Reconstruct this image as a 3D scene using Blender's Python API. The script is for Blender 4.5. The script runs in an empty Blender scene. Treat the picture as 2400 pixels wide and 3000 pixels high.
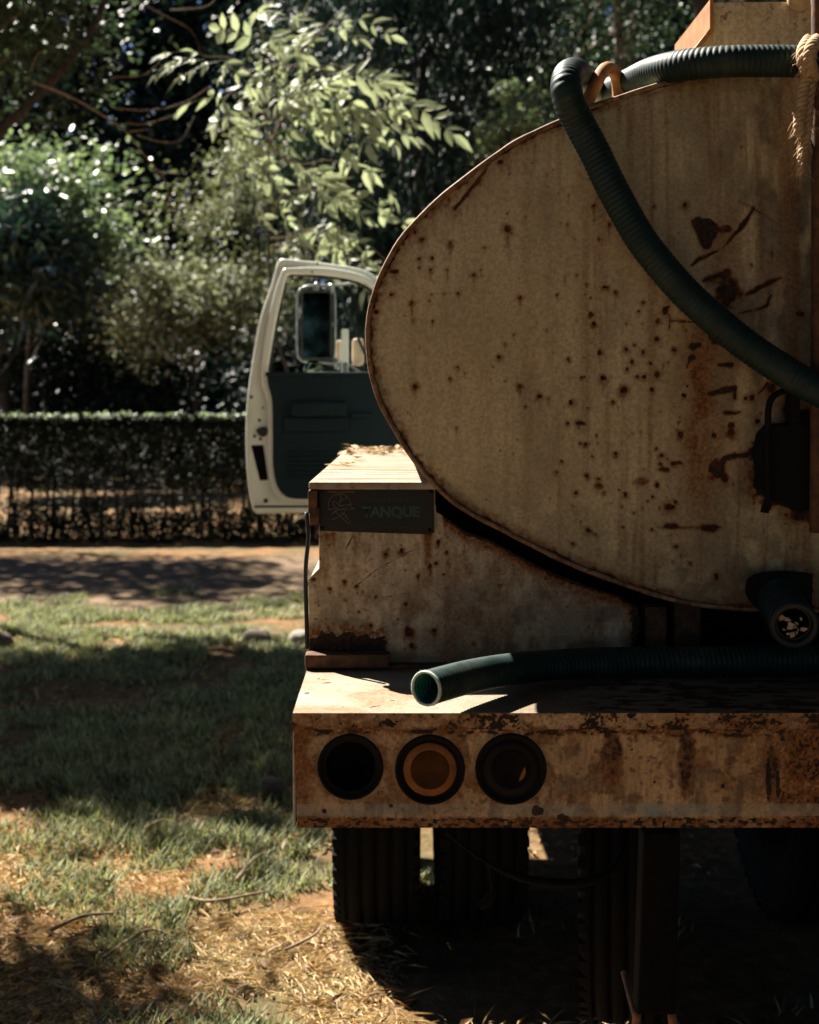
import bpy, bmesh, math, random
import numpy as np
from mathutils import Vector, Matrix

random.seed(7)
RNG = np.random.default_rng(11)
scene = bpy.context.scene
COL = scene.collection

# ------------------------------------------------------------------ camera
F = 3586.0          # focal length in pixels of the 2400 x 3000 frame
H = 1.93            # eye height
ZO = H - 1.73
VX, VY = 1150.0, 1200.0
cam_d = bpy.data.cameras.new('camera')
cam = bpy.data.objects.new('camera', cam_d)
COL.objects.link(cam)
cam.location = (0, 0, H)
cam.rotation_euler = (math.pi / 2, 0, 0)
cam_d.sensor_fit = 'VERTICAL'
cam_d.sensor_height = 36.0
cam_d.sensor_width = 28.8
cam_d.lens = F / 3000.0 * 36.0
cam_d.shift_x = (1200 - VX) / 3000.0
cam_d.shift_y = (VY - 1500) / 3000.0
cam_d.clip_start = 0.05
cam_d.clip_end = 500
cam_d.dof.use_dof = True
cam_d.dof.focus_distance = 2.5
cam_d.dof.aperture_fstop = 4.2
scene.camera = cam

# ------------------------------------------------------------------ light
LX, LY = 0.52, -0.62          # metres a shadow moves per metre of height
sun_dir = Vector((LX, LY, -1.0)).normalized()
elev = math.asin(-sun_dir.z)
azim = math.atan2(-sun_dir.x, -sun_dir.y)      # compass angle from +Y towards +X
world = bpy.data.worlds.new('World')
scene.world = world
world.use_nodes = True
wn = world.node_tree
bg = wn.nodes['Background']
sky = wn.nodes.new('ShaderNodeTexSky')
sky.sky_type = 'NISHITA'
sky.sun_disc = False
sky.sun_elevation = elev
sky.sun_rotation = azim
sky.air_density = 0.4
sky.dust_density = 0.1
wn.links.new(sky.outputs[0], bg.inputs[0])
bg.inputs[1].default_value = 0.05
sun_d = bpy.data.lights.new('sun', 'SUN')
sun_d.energy = 5.0
sun_d.angle = math.radians(0.6)
sun_d.color = (1.0, 0.94, 0.83)
sun = bpy.data.objects.new('sun', sun_d)
COL.objects.link(sun)
sun.rotation_euler = sun_dir.to_track_quat('-Z', 'Y').to_euler()
sun.location = (-8, 5, 12)
vs = scene.view_settings
vs.view_transform = 'Standard'
vs.look = 'None'
vs.exposure = 2.0
vs.gamma = 1.0
scene.cycles.use_denoising = True
scene.cycles.max_bounces = 7
scene.cycles.diffuse_bounces = 1
scene.cycles.glossy_bounces = 3
scene.cycles.transmission_bounces = 4
scene.cycles.transparent_max_bounces = 6
scene.cycles.sample_clamp_indirect = 6.0

# ------------------------------------------------------------------ helpers
def W(x, y, D):
    return Vector(((x - VX) * D / F, D, H - (y - VY) * D / F))

def G(x, y):
    D = F * H / (y - VY)
    return Vector(((x - VX) * D / F, D, 0.0))

def tag(o, label=None, cat=None, group=None, kind=None):
    if label: o['label'] = label
    if cat: o['category'] = cat
    if group: o['group'] = group
    if kind: o['kind'] = kind
    return o

def empty(name, loc, label, cat, group=None):
    e = bpy.data.objects.new(name, None)
    COL.objects.link(e)
    e.location = loc
    e.empty_display_size = 0.2
    return tag(e, label, cat, group)

def root_inv(o):
    m = Matrix.Identity(4)
    chain = []
    while o is not None:
        chain.append(o)
        o = o.parent
    for p in reversed(chain):
        m = m @ p.matrix_parent_inverse @ p.matrix_basis
    return m.inverted()

def link(name, me, mat=None, parent=None, smooth=False):
    o = bpy.data.objects.new(name, me)
    COL.objects.link(o)
    if mat is not None and len(me.materials) == 0:
        me.materials.append(mat)
    if smooth:
        me.polygons.foreach_set('use_smooth', np.ones(len(me.polygons), dtype=bool))
    if parent is not None:
        o.parent = parent
        o.matrix_parent_inverse = root_inv(parent)
    return o

def np_mesh(name, V, Fc):
    """V (n,3) array, Fc (m,k) array of one face size"""
    V = np.asarray(V, dtype=np.float32)
    Fc = np.asarray(Fc, dtype=np.int32)
    me = bpy.data.meshes.new(name)
    k = Fc.shape[1]
    me.vertices.add(len(V))
    me.vertices.foreach_set('co', V.ravel())
    me.loops.add(Fc.size)
    me.loops.foreach_set('vertex_index', Fc.ravel())
    me.polygons.add(len(Fc))
    me.polygons.foreach_set('loop_start', np.arange(0, Fc.size, k, dtype=np.int32))
    me.update(calc_edges=True)
    me.validate()
    return me

def bm_obj(name, bm, mat, parent=None, smooth=False, bevel=0, segs=2):
    if bevel:
        bmesh.ops.bevel(bm, geom=[e for e in bm.edges], offset=bevel, segments=segs,
                        affect='EDGES', profile=0.6, clamp_overlap=True)
    me = bpy.data.meshes.new(name)
    bm.to_mesh(me)
    bm.free()
    return link(name, me, mat, parent, smooth)

def box(name, x0, x1, y0, y1, z0, z1, mat, parent=None, bevel=0.004):
    bm = bmesh.new()
    bmesh.ops.create_cube(bm, size=1)
    for v in bm.verts:
        v.co = Vector(((x0 + x1) / 2 + v.co.x * (x1 - x0), (y0 + y1) / 2 + v.co.y * (y1 - y0),
                       (z0 + z1) / 2 + v.co.z * (z1 - z0)))
    return bm_obj(name, bm, mat, parent, bevel=bevel)

def smooth_path(pts, n):
    """Catmull-Rom through pts, resampled evenly to n points"""
    P = np.array([tuple(p) for p in pts], dtype=float)
    P = np.vstack([2 * P[0] - P[1], P, 2 * P[-1] - P[-2]])
    out = []
    for i in range(1, len(P) - 2):
        t = np.linspace(0, 1, 40, endpoint=False)[:, None]
        a, b, c, d = P[i - 1], P[i], P[i + 1], P[i + 2]
        out.append(0.5 * ((2 * b) + (-a + c) * t + (2 * a - 5 * b + 4 * c - d) * t ** 2
                          + (-a + 3 * b - 3 * c + d) * t ** 3))
    out.append(P[-2][None])
    Q = np.vstack(out)
    s = np.concatenate([[0], np.cumsum(np.linalg.norm(np.diff(Q, axis=0), axis=1))])
    u = np.linspace(0, s[-1], n)
    return np.stack([np.interp(u, s, Q[:, k]) for k in range(3)], 1), s[-1]

def tube_arrays(Q, R, seg=12, helix=None):
    """Q (n,3) centres, R scalar / (n,) radii; helix=(amp,turns_per_ring) ridge"""
    Q = np.asarray(Q, float)
    n = len(Q)
    R = np.broadcast_to(np.asarray(R, float), (n,)).copy()
    T = np.gradient(Q, axis=0)
    T /= np.linalg.norm(T, axis=1)[:, None] + 1e-12
    N = np.zeros_like(T)
    v = np.cross(T[0], [0, 0, 1.0])
    if np.linalg.norm(v) < 1e-3:
        v = np.cross(T[0], [1.0, 0, 0])
    N[0] = v / np.linalg.norm(v)
    for i in range(1, n):
        v = N[i - 1] - T[i] * np.dot(N[i - 1], T[i])
        N[i] = v / (np.linalg.norm(v) + 1e-12)
    B = np.cross(T, N)
    a = np.linspace(0, 2 * math.pi, seg, endpoint=False)
    rad = R[:, None] * np.ones((1, seg))
    if helix is not None:
        amp, per = helix
        ph = (np.arange(n)[:, None] / per) * 2 * math.pi - a[None, :]
        rad = rad + amp * (np.abs(np.sin(ph / 2)) ** 0.6 * 2 - 1.4)
    V = Q[:, None, :] + rad[:, :, None] * (np.cos(a)[None, :, None] * N[:, None, :] + np.sin(a)[None, :, None] * B[:, None, :])
    i = np.arange(n - 1)[:, None] * seg
    j = np.arange(seg)[None, :]
    j2 = (j + 1) % seg
    Fc = np.stack([i + j, i + j2, i + seg + j2, i + seg + j], -1).reshape(-1, 4)
    return V.reshape(-1, 3), Fc

def tube(name, pts, R, mat, parent=None, n=24, seg=10, cap=True):
    Q, L = smooth_path(pts, n)
    if hasattr(R, '__len__'):
        R = np.interp(np.linspace(0, 1, n), np.linspace(0, 1, len(R)), R)
    V, Fc = tube_arrays(Q, R, seg)
    if cap:
        m = len(V)
        V = np.vstack([V, Q[0], Q[-1]])
        j = np.arange(seg)
        j2 = (j + 1) % seg
        c0 = np.stack([j2, j, np.full(seg, m), np.full(seg, m)], 1)
        c1 = np.stack([m - seg + j, m - seg + j2, np.full(seg, m + 1), np.full(seg, m + 1)], 1)
        me = bpy.data.meshes.new(name)
        faces = Fc.tolist() + [f[:3] for f in c0.tolist()] + [f[:3] for f in c1.tolist()]
        me.from_pydata(V.tolist(), [], faces)
    else:
        me = np_mesh(name, V, Fc)
    return link(name, me, mat, parent, True)

def lathe(name, prof, centre, axis, mat, parent=None, seg=48, smooth=True):
    """prof: list of (radius, height along axis)"""
    ax = Vector(axis).normalized()
    u = ax.orthogonal().normalized()
    w = ax.cross(u)
    V, Fc = [], []
    for r, h in prof:
        for k in range(seg):
            a = 2 * math.pi * k / seg
            V.append(tuple(Vector(centre) + ax * h + (u * math.cos(a) + w * math.sin(a)) * r))
    for i in range(len(prof) - 1):
        for k in range(seg):
            k2 = (k + 1) % seg
            Fc.append((i * seg + k, i * seg + k2, (i + 1) * seg + k2, (i + 1) * seg + k))
    me = bpy.data.meshes.new(name)
    me.from_pydata(V, [], Fc)
    return link(name, me, mat, parent, smooth)

def curve_plate(name, outlines, y0, thick, mat, parent=None, bevel=0.003):
    """outlines: lists of (X,Z); the first is the rim, the rest are holes. Front face at y0."""
    cu = bpy.data.curves.new(name + '_c', 'CURVE')
    cu.dimensions = '2D'
    cu.fill_mode = 'BOTH'
    cu.extrude = max(thick / 2 - bevel, 0.0002)
    cu.bevel_depth = bevel
    cu.bevel_resolution = 2
    cu.offset = -bevel
    for ol in outlines:
        sp = cu.splines.new('POLY')
        sp.points.add(len(ol) - 1)
        for p, (x, z) in zip(sp.points, ol):
            p.co = (x, z, 0, 1)
        sp.use_cyclic_u = True
    tmp = bpy.data.objects.new(name + '_t', cu)
    COL.objects.link(tmp)
    dg = bpy.context.evaluated_depsgraph_get()
    me = bpy.data.meshes.new_from_object(tmp.evaluated_get(dg))
    bpy.data.objects.remove(tmp)
    bpy.data.curves.remove(cu)
    for v in me.vertices:
        x, z, y = v.co
        v.co = (x, y0 + thick / 2 - y, z)
    me.name = name
    return link(name, me, mat, parent)

def pxz(pts, D):
    return [((x - VX) * D / F, H - (y - VY) * D / F) for x, y in pts]

def spline2(pts, n, closed=False):
    P = [(x, y, 0) for x, y in pts]
    if closed:
        P = P + [P[0]]
    Q, _ = smooth_path(P, n)
    if closed:
        Q = Q[:-1]
    return [(q[0], q[1]) for q in Q]

# numpy value noise -------------------------------------------------
_LAT = np.random.default_rng(3).random((256, 256))
def vnoise(x, y):
    xi = np.floor(x).astype(int); yi = np.floor(y).astype(int)
    fx = x - xi; fy = y - yi
    fx = fx * fx * (3 - 2 * fx); fy = fy * fy * (3 - 2 * fy)
    g = lambda a, b: _LAT[a & 255, b & 255]
    return (g(xi, yi) * (1 - fx) + g(xi + 1, yi) * fx) * (1 - fy) + (g(xi, yi + 1) * (1 - fx) + g(xi + 1, yi + 1) * fx) * fy

def fbm(x, y, o=4):
    s = 0; a = 0.5; t = 0
    for k in range(o):
        s = s + a * vnoise(x * 2 ** k + 17.3 * k, y * 2 ** k + 5.1 * k); t += a; a *= 0.5
    return s / t

def sstep(a, b, x):
    t = np.clip((x - a) / (b - a), 0, 1)
    return t * t * (3 - 2 * t)

# ------------------------------------------------------------------ materials
def new_mat(name):
    m = bpy.data.materials.new(name)
    m.use_nodes = True
    nt = m.node_tree
    return m, nt, nt.nodes['Principled BSDF']

def ramp(nt, fac, stops):
    r = nt.nodes.new('ShaderNodeValToRGB')
    el = r.color_ramp.elements
    while len(el) < len(stops): el.new(0.5)
    for e, (p, c) in zip(el, stops):
        e.position = p
        e.color = (*c, 1) if len(c) == 3 else c
    nt.links.new(fac, r.inputs[0])
    return r.outputs[0]

def noise(nt, scale, detail=4, rough=0.6, vec=None, stretch=None, coord='Object'):
    tc = nt.nodes.new('ShaderNodeTexCoord')
    out = tc.outputs[coord] if vec is None else vec
    if stretch:
        mp = nt.nodes.new('ShaderNodeMapping')
        mp.inputs['Scale'].default_value = stretch
        nt.links.new(out, mp.inputs[0]); out = mp.outputs[0]
    n = nt.nodes.new('ShaderNodeTexNoise')
    n.inputs['Scale'].default_value = scale
    n.inputs['Detail'].default_value = detail
    n.inputs['Roughness'].default_value = rough
    nt.links.new(out, n.inputs['Vector'])
    return n.outputs['Fac']

def mixc(nt, fac, a, b, mode='MIX'):
    m = nt.nodes.new('ShaderNodeMix')
    m.data_type = 'RGBA'; m.blend_type = mode
    for s, v in ((m.inputs[0], fac), (m.inputs[6], a), (m.inputs[7], b)):
        if isinstance(v, (int, float)): s.default_value = v
        elif isinstance(v, tuple): s.default_value = (*v, 1)
        else: nt.links.new(v, s)
    return m.outputs[2]

def mth(nt, op, a, b=0.5, clamp=False):
    m = nt.nodes.new('ShaderNodeMath'); m.operation = op; m.use_clamp = clamp
    for s, v in ((m.inputs[0], a), (m.inputs[1], b)):
        if isinstance(v, (int, float)): s.default_value = v
        else: nt.links.new(v, s)
    return m.outputs[0]

def bump(nt, bsdf, h, strength=0.3, dist=0.01):
    b = nt.nodes.new('ShaderNodeBump')
    b.inputs['Strength'].default_value = strength
    b.inputs['Distance'].default_value = dist
    nt.links.new(h, b.inputs['Height'])
    nt.links.new(b.outputs[0], bsdf.inputs['Normal'])

def simple(name, c1, c2=None, scale=20, rough=0.6, metal=0.0, bmp=0.15, spec=0.5, stretch=None, r2=None):
    m, nt, b = new_mat(name)
    n = noise(nt, scale, 5, 0.65, stretch=stretch)
    c2 = c2 or tuple(c * 0.7 for c in c1)
    nt.links.new(ramp(nt, n, [(0.3, c2), (0.7, c1)]), b.inputs['Base Color'])
    b.inputs['Metallic'].default_value = metal
    b.inputs['Specular IOR Level'].default_value = spec
    if r2 is not None:
        n2 = noise(nt, scale * 0.7, 4)
        nt.links.new(ramp(nt, n2, [(0.3, (rough,) * 3), (0.7, (r2,) * 3)]), b.inputs['Roughness'])
    else:
        b.inputs['Roughness'].default_value = rough
    if bmp: bump(nt, b, n, bmp, 0.004)
    return m

def worn(name, light, dark, rust_base=0.0, rough=0.5, tape=False, fleck=0.62, streak=1.0):
    """old paint over steel; 'wear' = (rust stain, bare black corrosion, grime and painted shade, tape)"""
    m, nt, b = new_mat(name)
    at = nt.nodes.new('ShaderNodeAttribute'); at.attribute_name = 'wear'
    sep = nt.nodes.new('ShaderNodeSeparateColor')
    nt.links.new(at.outputs['Color'], sep.inputs[0])
    big = noise(nt, 5, 5, 0.6)
    fine = noise(nt, 130, 6, 0.7)
    med = noise(nt, 28, 6, 0.65)
    strk = noise(nt, 9, 5, 0.65, stretch=(5, 5, 0.35))
    base = mixc(nt, ramp(nt, big, [(0.3, (0, 0, 0)), (0.72, (1, 1, 1))]), dark, light)
    base = mixc(nt, mth(nt, 'MULTIPLY', ramp(nt, strk, [(0.42, (0, 0, 0)), (0.75, (1, 1, 1))]), 0.55 * streak), base,
                tuple(d * 0.62 for d in dark))
    base = mixc(nt, mth(nt, 'MULTIPLY', ramp(nt, fine, [(0.38, (1, 1, 1)), (0.60, (0, 0, 0))]), 0.55), base,
                tuple(d * 0.45 for d in dark))
    if tape:
        tp = mth(nt, 'MULTIPLY', at.outputs['Alpha'], ramp(nt, med, [(0.30, (0.35,) * 3), (0.5, (1.3,) * 3)]))
        
    # grime (and painted falloff on the tank): brown-black dirt broken up by noise
    gr = mth(nt, 'MULTIPLY', sep.outputs[2], ramp(nt, mth(nt, 'ADD', mth(nt, 'MULTIPLY', strk, 0.5), mth(nt, 'MULTIPLY', med, 0.5)), [(0.3, (1,) * 3), (0.68, (0.42,) * 3)]))
    base = mixc(nt, gr, base, (0.045, 0.034, 0.022))
    # rust stain
    rs = mth(nt, 'ADD', sep.outputs[0], rust_base)
    rs = mth(nt, 'MULTIPLY', rs, ramp(nt, med, [(0.25, (0.55,) * 3), (0.6, (1.25,) * 3)]), True)
    rcol = ramp(nt, fine, [(0.3, (0.04, 0.016, 0.006)), (0.5, (0.17, 0.062, 0.016)), (0.72, (0.36, 0.15, 0.036))])
    base = mixc(nt, rs, base, rcol)
    # flecks of rust everywhere
    fl = ramp(nt, noise(nt, 55, 3, 0.55), [(fleck + 0.06, (0, 0, 0)), (fleck + 0.13, (1, 1, 1))])
    base = mixc(nt, mth(nt, 'MULTIPLY', fl, 0.7), base, (0.085, 0.035, 0.012))
    if tape:
        base = mixc(nt, mth(nt, 'MULTIPLY', tp, ramp(nt, big, [(0.35, (0.25,) * 3), (0.65, (0.9,) * 3)])), base, (0.20, 0.25, 0.235))
    # bare corroded metal
    bk = mth(nt, 'ADD', sep.outputs[1], mth(nt, 'MULTIPLY', mth(nt, 'SUBTRACT', fine, 0.5), 1.0))
    bk = mth(nt, 'ADD', bk, mth(nt, 'MULTIPLY', mth(nt, 'SUBTRACT', noise(nt, 60, 5, 0.7), 0.5), 1.3))
    bk = ramp(nt, bk, [(0.42, (0, 0, 0)), (0.58, (1, 1, 1))])
    bcol = ramp(nt, mth(nt, 'ADD', mth(nt, 'MULTIPLY', fine, 0.6), mth(nt, 'MULTIPLY', med, 0.4)), [(0.42, (0.008, 0.007, 0.005)), (0.52, (0.030, 0.015, 0.008)), (0.68, (0.11, 0.045, 0.016))])
    base = mixc(nt, bk, base, bcol)
    nt.links.new(base, b.inputs['Base Color'])
    rr = mixc(nt, bk, (rough,) * 3, (0.85,) * 3)
    rr = mixc(nt, rs, rr, (0.9,) * 3)
    nt.links.new(rr, b.inputs['Roughness'])
    b.inputs['Specular IOR Level'].default_value = 0.35
    hgt = mth(nt, 'SUBTRACT', mth(nt, 'ADD', mth(nt, 'MULTIPLY', fine, 0.25), mth(nt, 'MULTIPLY', med, 0.35)), bk)
    bump(nt, b, hgt, 0.5, 0.003)
    return m

def leaf_mat(name, c1, c2, trans=0.35, rough=0.45, scale=3.0, spec=0.5, tint=(0.85, 1.0, 0.7)):
    m, nt, b = new_mat(name)
    g = nt.nodes.new('ShaderNodeNewGeometry')
    n = noise(nt, scale, 3, 0.6)
    r = mth(nt, 'ADD', mth(nt, 'MULTIPLY', g.outputs['Random Per Island'], 0.6), mth(nt, 'MULTIPLY', n, 0.4))
    c = ramp(nt, r, [(0.2, c2), (0.8, c1)])
    nt.links.new(c, b.inputs['Base Color'])
    b.inputs['Roughness'].default_value = rough
    b.inputs['Specular IOR Level'].default_value = spec
    t = nt.nodes.new('ShaderNodeBsdfTranslucent')
    tc = mixc(nt, 1.0, c, tint, 'MULTIPLY')
    nt.links.new(tc, t.inputs[0])
    mx = nt.nodes.new('ShaderNodeMixShader')
    mx.inputs[0].default_value = trans
    nt.links.new(b.outputs[0], mx.inputs[1])
    nt.links.new(t.outputs[0], mx.inputs[2])
    nt.links.new(mx.outputs[0], nt.nodes['Material Output'].inputs[0])
    return m

M = {}
M['tank'] = worn('tank_paint', (0.62, 0.505, 0.30), (0.48, 0.37, 0.20), rough=0.5)
M['panel'] = worn('panel_paint', (0.66, 0.52, 0.335), (0.45, 0.33, 0.195), rough=0.55, fleck=0.56)
M['bumper'] = worn('bumper_paint', (0.76, 0.53, 0.29), (0.42, 0.25, 0.11), rust_base=0.10, rough=0.55, tape=True, fleck=0.5)
M['bumper_top'] = worn('bumper_top_paint', (0.40, 0.335, 0.25), (0.24, 0.17, 0.105), rough=0.6, fleck=0.62, streak=0.3)
M['dark_rust'] = simple('dark_rusty_steel', (0.15, 0.062, 0.02), (0.018, 0.012, 0.008), 34, 0.9, 0.0, 0.6)
M['rust'] = simple('rusty_steel', (0.30, 0.12, 0.03), (0.07, 0.03, 0.014), 40, 0.85, 0.0, 0.4)
M['orange_rust'] = simple('orange_rusty_steel', (0.42, 0.17, 0.05), (0.20, 0.075, 0.022), 30, 0.75, 0.0, 0.3)
M['black_steel'] = simple('tarred_steel', (0.008, 0.008, 0.007), (0.003, 0.003, 0.003), 30, 0.85, 0.0, 0.4, 0.2)
M['chassis'] = simple('chassis_steel', (0.006, 0.005, 0.004), (0.003, 0.0025, 0.002), 14, 0.95, 0.0, 0.3, 0.15)
M['hose'] = simple('green_hose', (0.003, 0.022, 0.019), (0.0015, 0.011, 0.010), 30, 0.42, 0.0, 0.15, 0.35, r2=0.7)
nt_ = M['hose'].node_tree
b_ = nt_.nodes['Principled BSDF']
old_ = b_.inputs['Base Color'].links[0].from_socket
dust_ = ramp(nt_, noise(nt_, 7, 6, 0.7), [(0.52, (0, 0, 0)), (0.75, (0.5, 0.5, 0.5))])
nt_.links.new(mixc(nt_, dust_, old_, (0.075, 0.068, 0.050)), b_.inputs['Base Color'])
M['hose_in'] = simple('green_hose_inside', (0.02, 0.22, 0.16), (0.01, 0.11, 0.08), 40, 0.4, 0.0, 0.05)
M['hose_cut'] = simple('green_hose_cut_edge', (0.55, 0.62, 0.52), (0.3, 0.42, 0.34), 60, 0.6, 0.0, 0.2)
M['rubber'] = simple('tyre_rubber', (0.007, 0.006, 0.005), (0.003, 0.003, 0.003), 30, 0.95, 0.0, 0.2, 0.15)
M['grommet'] = simple('black_grommet', (0.005, 0.005, 0.005), (0.003, 0.003, 0.003), 30, 0.8, 0.0, 0.1, 0.15)
M['white'] = simple('white_door_paint', (0.80, 0.84, 0.76), (0.66, 0.70, 0.60), 6, 0.35, 0.0, 0.03)
M['white_trim'] = simple('white_door_rim', (0.84, 0.88, 0.82), (0.74, 0.78, 0.70), 6, 0.3, 0.0, 0.02)
M['teal'] = simple('teal_vinyl', (0.002, 0.017, 0.025), (0.0015, 0.012, 0.018), 12, 0.65, 0.0, 0.03, 0.25)
M['seal'] = simple('black_rubber_seal', (0.01, 0.012, 0.012), (0.006, 0.006, 0.006), 10, 0.6)
M['chrome'] = simple('mirror_chrome', (0.30, 0.32, 0.31), (0.15, 0.16, 0.16), 10, 0.4, 1.0, 0.02)
M['cream'] = simple('cream_paint', (0.56, 0.42, 0.28), (0.4, 0.28, 0.18), 10, 0.5)
M['bark'] = simple('bark', (0.07, 0.05, 0.035), (0.02, 0.015, 0.011), 25, 0.9, 0, 0.6, stretch=(1, 1, 0.2))
M['bark_pale'] = simple('pale_bark', (0.34, 0.24, 0.17), (0.15, 0.10, 0.07), 25, 0.85, 0, 0.5, stretch=(1, 1, 0.25))
M['twig'] = simple('dry_twig', (0.30, 0.20, 0.12), (0.12, 0.075, 0.045), 30, 0.85, 0, 0.4)
M['stone'] = simple('stone', (0.32, 0.28, 0.23), (0.16, 0.135, 0.11), 14, 0.9, 0, 0.5)
M['stone_dark'] = simple('dark_stone', (0.13, 0.09, 0.065), (0.05, 0.035, 0.025), 14, 0.9, 0, 0.5)
M['plate'] = simple('sooty_name_plate', (0.026, 0.024, 0.019), (0.012, 0.012, 0.010), 14, 0.65, 0, 0.2, 0.25)
M['letters'] = simple('faded_teal_letters', (0.010, 0.056, 0.049), (0.010, 0.052, 0.046), 45, 0.7)
M['faint'] = simple('faded_blue_print', (0.016, 0.045, 0.055), (0.03, 0.034, 0.032), 90, 0.6)
M['emblem'] = simple('faded_tan_emblem', (0.15, 0.11, 0.075), (0.055, 0.046, 0.035), 60, 0.6)
M['orange_print'] = simple('faded_orange_print', (0.20, 0.085, 0.022), (0.06, 0.04, 0.026), 80, 0.6)
M['rope'] = simple('frayed_rope', (0.52, 0.36, 0.20), (0.30, 0.19, 0.10), 60, 0.9)
M['dry_leaf'] = leaf_mat('dry_leaves', (0.50, 0.30, 0.13), (0.12, 0.065, 0.03), 0.15, 0.7)
M['straw'] = leaf_mat('straw', (0.88, 0.70, 0.42), (0.46, 0.235, 0.08), 0.1, 0.7)
M['grass'] = leaf_mat('grass', (0.43, 0.45, 0.21), (0.042, 0.058, 0.026), 0.3, 0.6, tint=(1.0, 1.0, 0.75))
M['leaf_sapling'] = leaf_mat('sapling_leaves', (0.42, 0.45, 0.30), (0.22, 0.26, 0.15), 0.36, 0.55, spec=0.25, tint=(0.95, 1.0, 0.8))
M['leaf_dark'] = leaf_mat('dark_foliage', (0.022, 0.042, 0.030), (0.006, 0.015, 0.012), 0.2, 0.5, 0.6, spec=0.3)
M['leaf_mid'] = leaf_mat('mid_green_foliage', (0.080, 0.110, 0.058), (0.018, 0.036, 0.024), 0.3, 0.5, 0.6, spec=0.35)
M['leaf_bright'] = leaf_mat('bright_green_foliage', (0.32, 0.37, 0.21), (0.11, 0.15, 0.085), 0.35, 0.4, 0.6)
M['leaf_olive'] = leaf_mat('olive_foliage', (0.27, 0.26, 0.13), (0.05, 0.06, 0.03), 0.3, 0.5, 0.6, spec=0.35)
M['leaf_blue'] = leaf_mat('blue_green_foliage', (0.045, 0.085, 0.065), (0.02, 0.045, 0.038), 0.2, 0.35, 0.6, spec=0.8)
M['petal'] = leaf_mat('white_blossom', (0.8, 0.8, 0.68), (0.6, 0.58, 0.4), 0.3, 0.5)
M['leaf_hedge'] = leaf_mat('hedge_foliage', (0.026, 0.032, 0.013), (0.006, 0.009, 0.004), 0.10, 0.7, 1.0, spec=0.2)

def lens_mat(name, c, rough=0.5):
    m, nt, b = new_mat(name)
    n = noise(nt, 25, 5, 0.65)
    nt.links.new(ramp(nt, n, [(0.3, tuple(x * 0.45 for x in c)), (0.7, c)]), b.inputs['Base Color'])
    b.inputs['Roughness'].default_value = rough
    b.inputs['Specular IOR Level'].default_value = 0.25
    return m
M['amber'] = lens_mat('amber_lens', (0.26, 0.085, 0.012))
M['amber_dark'] = lens_mat('dark_amber_lens', (0.11, 0.038, 0.008))
M['red'] = lens_mat('sooty_red_lens', (0.005, 0.0025, 0.002), 0.8)
M['cavity'] = simple('dark_lamp_hole', (0.006, 0.006, 0.006), (0.003, 0.003, 0.003), 20, 0.9, spec=0.1)
m_, nt_, b_ = new_mat('mirror_glass')
b_.inputs['Base Color'].default_value = (0.07, 0.095, 0.06, 1)
b_.inputs['Metallic'].default_value = 1.0
nt_.links.new(ramp(nt_, noise(nt_, 14, 4), [(0.3, (0.02,) * 3), (0.8, (0.08,) * 3)]), b_.inputs['Roughness'])
M['mirror'] = m_

# ground material: soil, grass tint, worn track
def ground_mat():
    m, nt, b = new_mat('earth')
    tc = nt.nodes.new('ShaderNodeTexCoord')
    sp = nt.nodes.new('ShaderNodeSeparateXYZ')
    nt.links.new(tc.outputs['Object'], sp.inputs[0])
    n1 = noise(nt, 0.9, 6, 0.65)
    n2 = noise(nt, 14, 6, 0.7)
    n3 = noise(nt, 80, 4, 0.7)
    soil = ramp(nt, n2, [(0.25, (0.06, 0.030, 0.013)), (0.5, (0.22, 0.11, 0.045)), (0.75, (0.40, 0.26, 0.14))])
    soil = mixc(nt, mth(nt, 'MULTIPLY', n3, 0.5), soil, (0.10, 0.06, 0.035))
    turf = ramp(nt, n2, [(0.3, (0.03, 0.036, 0.018)), (0.7, (0.10, 0.10, 0.05))])
    f = ramp(nt, n1, [(0.42, (0, 0, 0)), (0.58, (1, 1, 1))])
    c = mixc(nt, mth(nt, 'MULTIPLY', f, 0.75), soil, turf)
    nt.links.new(c, b.inputs['Base Color'])
    b.inputs['Roughness'].default_value = 0.95
    b.inputs['Specular IOR Level'].default_value = 0.1
    bump(nt, b, n2, 0.8, 0.03)
    return m
M['earth'] = ground_mat()
M['lane'] = simple('packed_dirt', (0.20, 0.14, 0.09), (0.085, 0.056, 0.034), 5, 0.95, 0, 0.5, 0.1)

# ------------------------------------------------------------------ ground
def ground_height(x, y):
    return 0.03 * (fbm(x * 0.8 + 40, y * 0.8 + 40, 3) - 0.5) + 0.03 * (fbm(x * 4 + 9, y * 4 + 3, 2) - 0.5)

def gz(x, y):
    return float(ground_height(np.array([x]), np.array([y]))[0])

def sheet(name, xs, ys, mat, z0=0.0, kind='structure', hf=None):
    X, Y = np.meshgrid(xs, ys)
    Z = ground_height(X, Y) + z0 if hf is None else hf(X, Y)
    V = np.stack([X, Y, Z], -1).reshape(-1, 3)
    nx, ny = len(xs), len(ys)
    i = np.arange(ny - 1)[:, None] * nx + np.arange(nx - 1)[None]
    Fc = np.stack([i, i + 1, i + nx + 1, i + nx], -1).reshape(-1, 4)
    o = link(name, np_mesh(name, V, Fc), mat, None, True)
    o['kind'] = kind
    return o

sp_ = lambda a, b, n: np.linspace(a, b, n)
xs = np.concatenate([[-160, -60, -25, -12], sp_(-6, 4, 130), [8, 14, 25, 60, 160]])
ys = np.concatenate([[-120, -30, -8, 0], sp_(2.5, 13, 170), sp_(13.5, 30, 36), [40, 60, 100, 260]])
sheet('ground', xs, ys, M['earth'])
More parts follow.
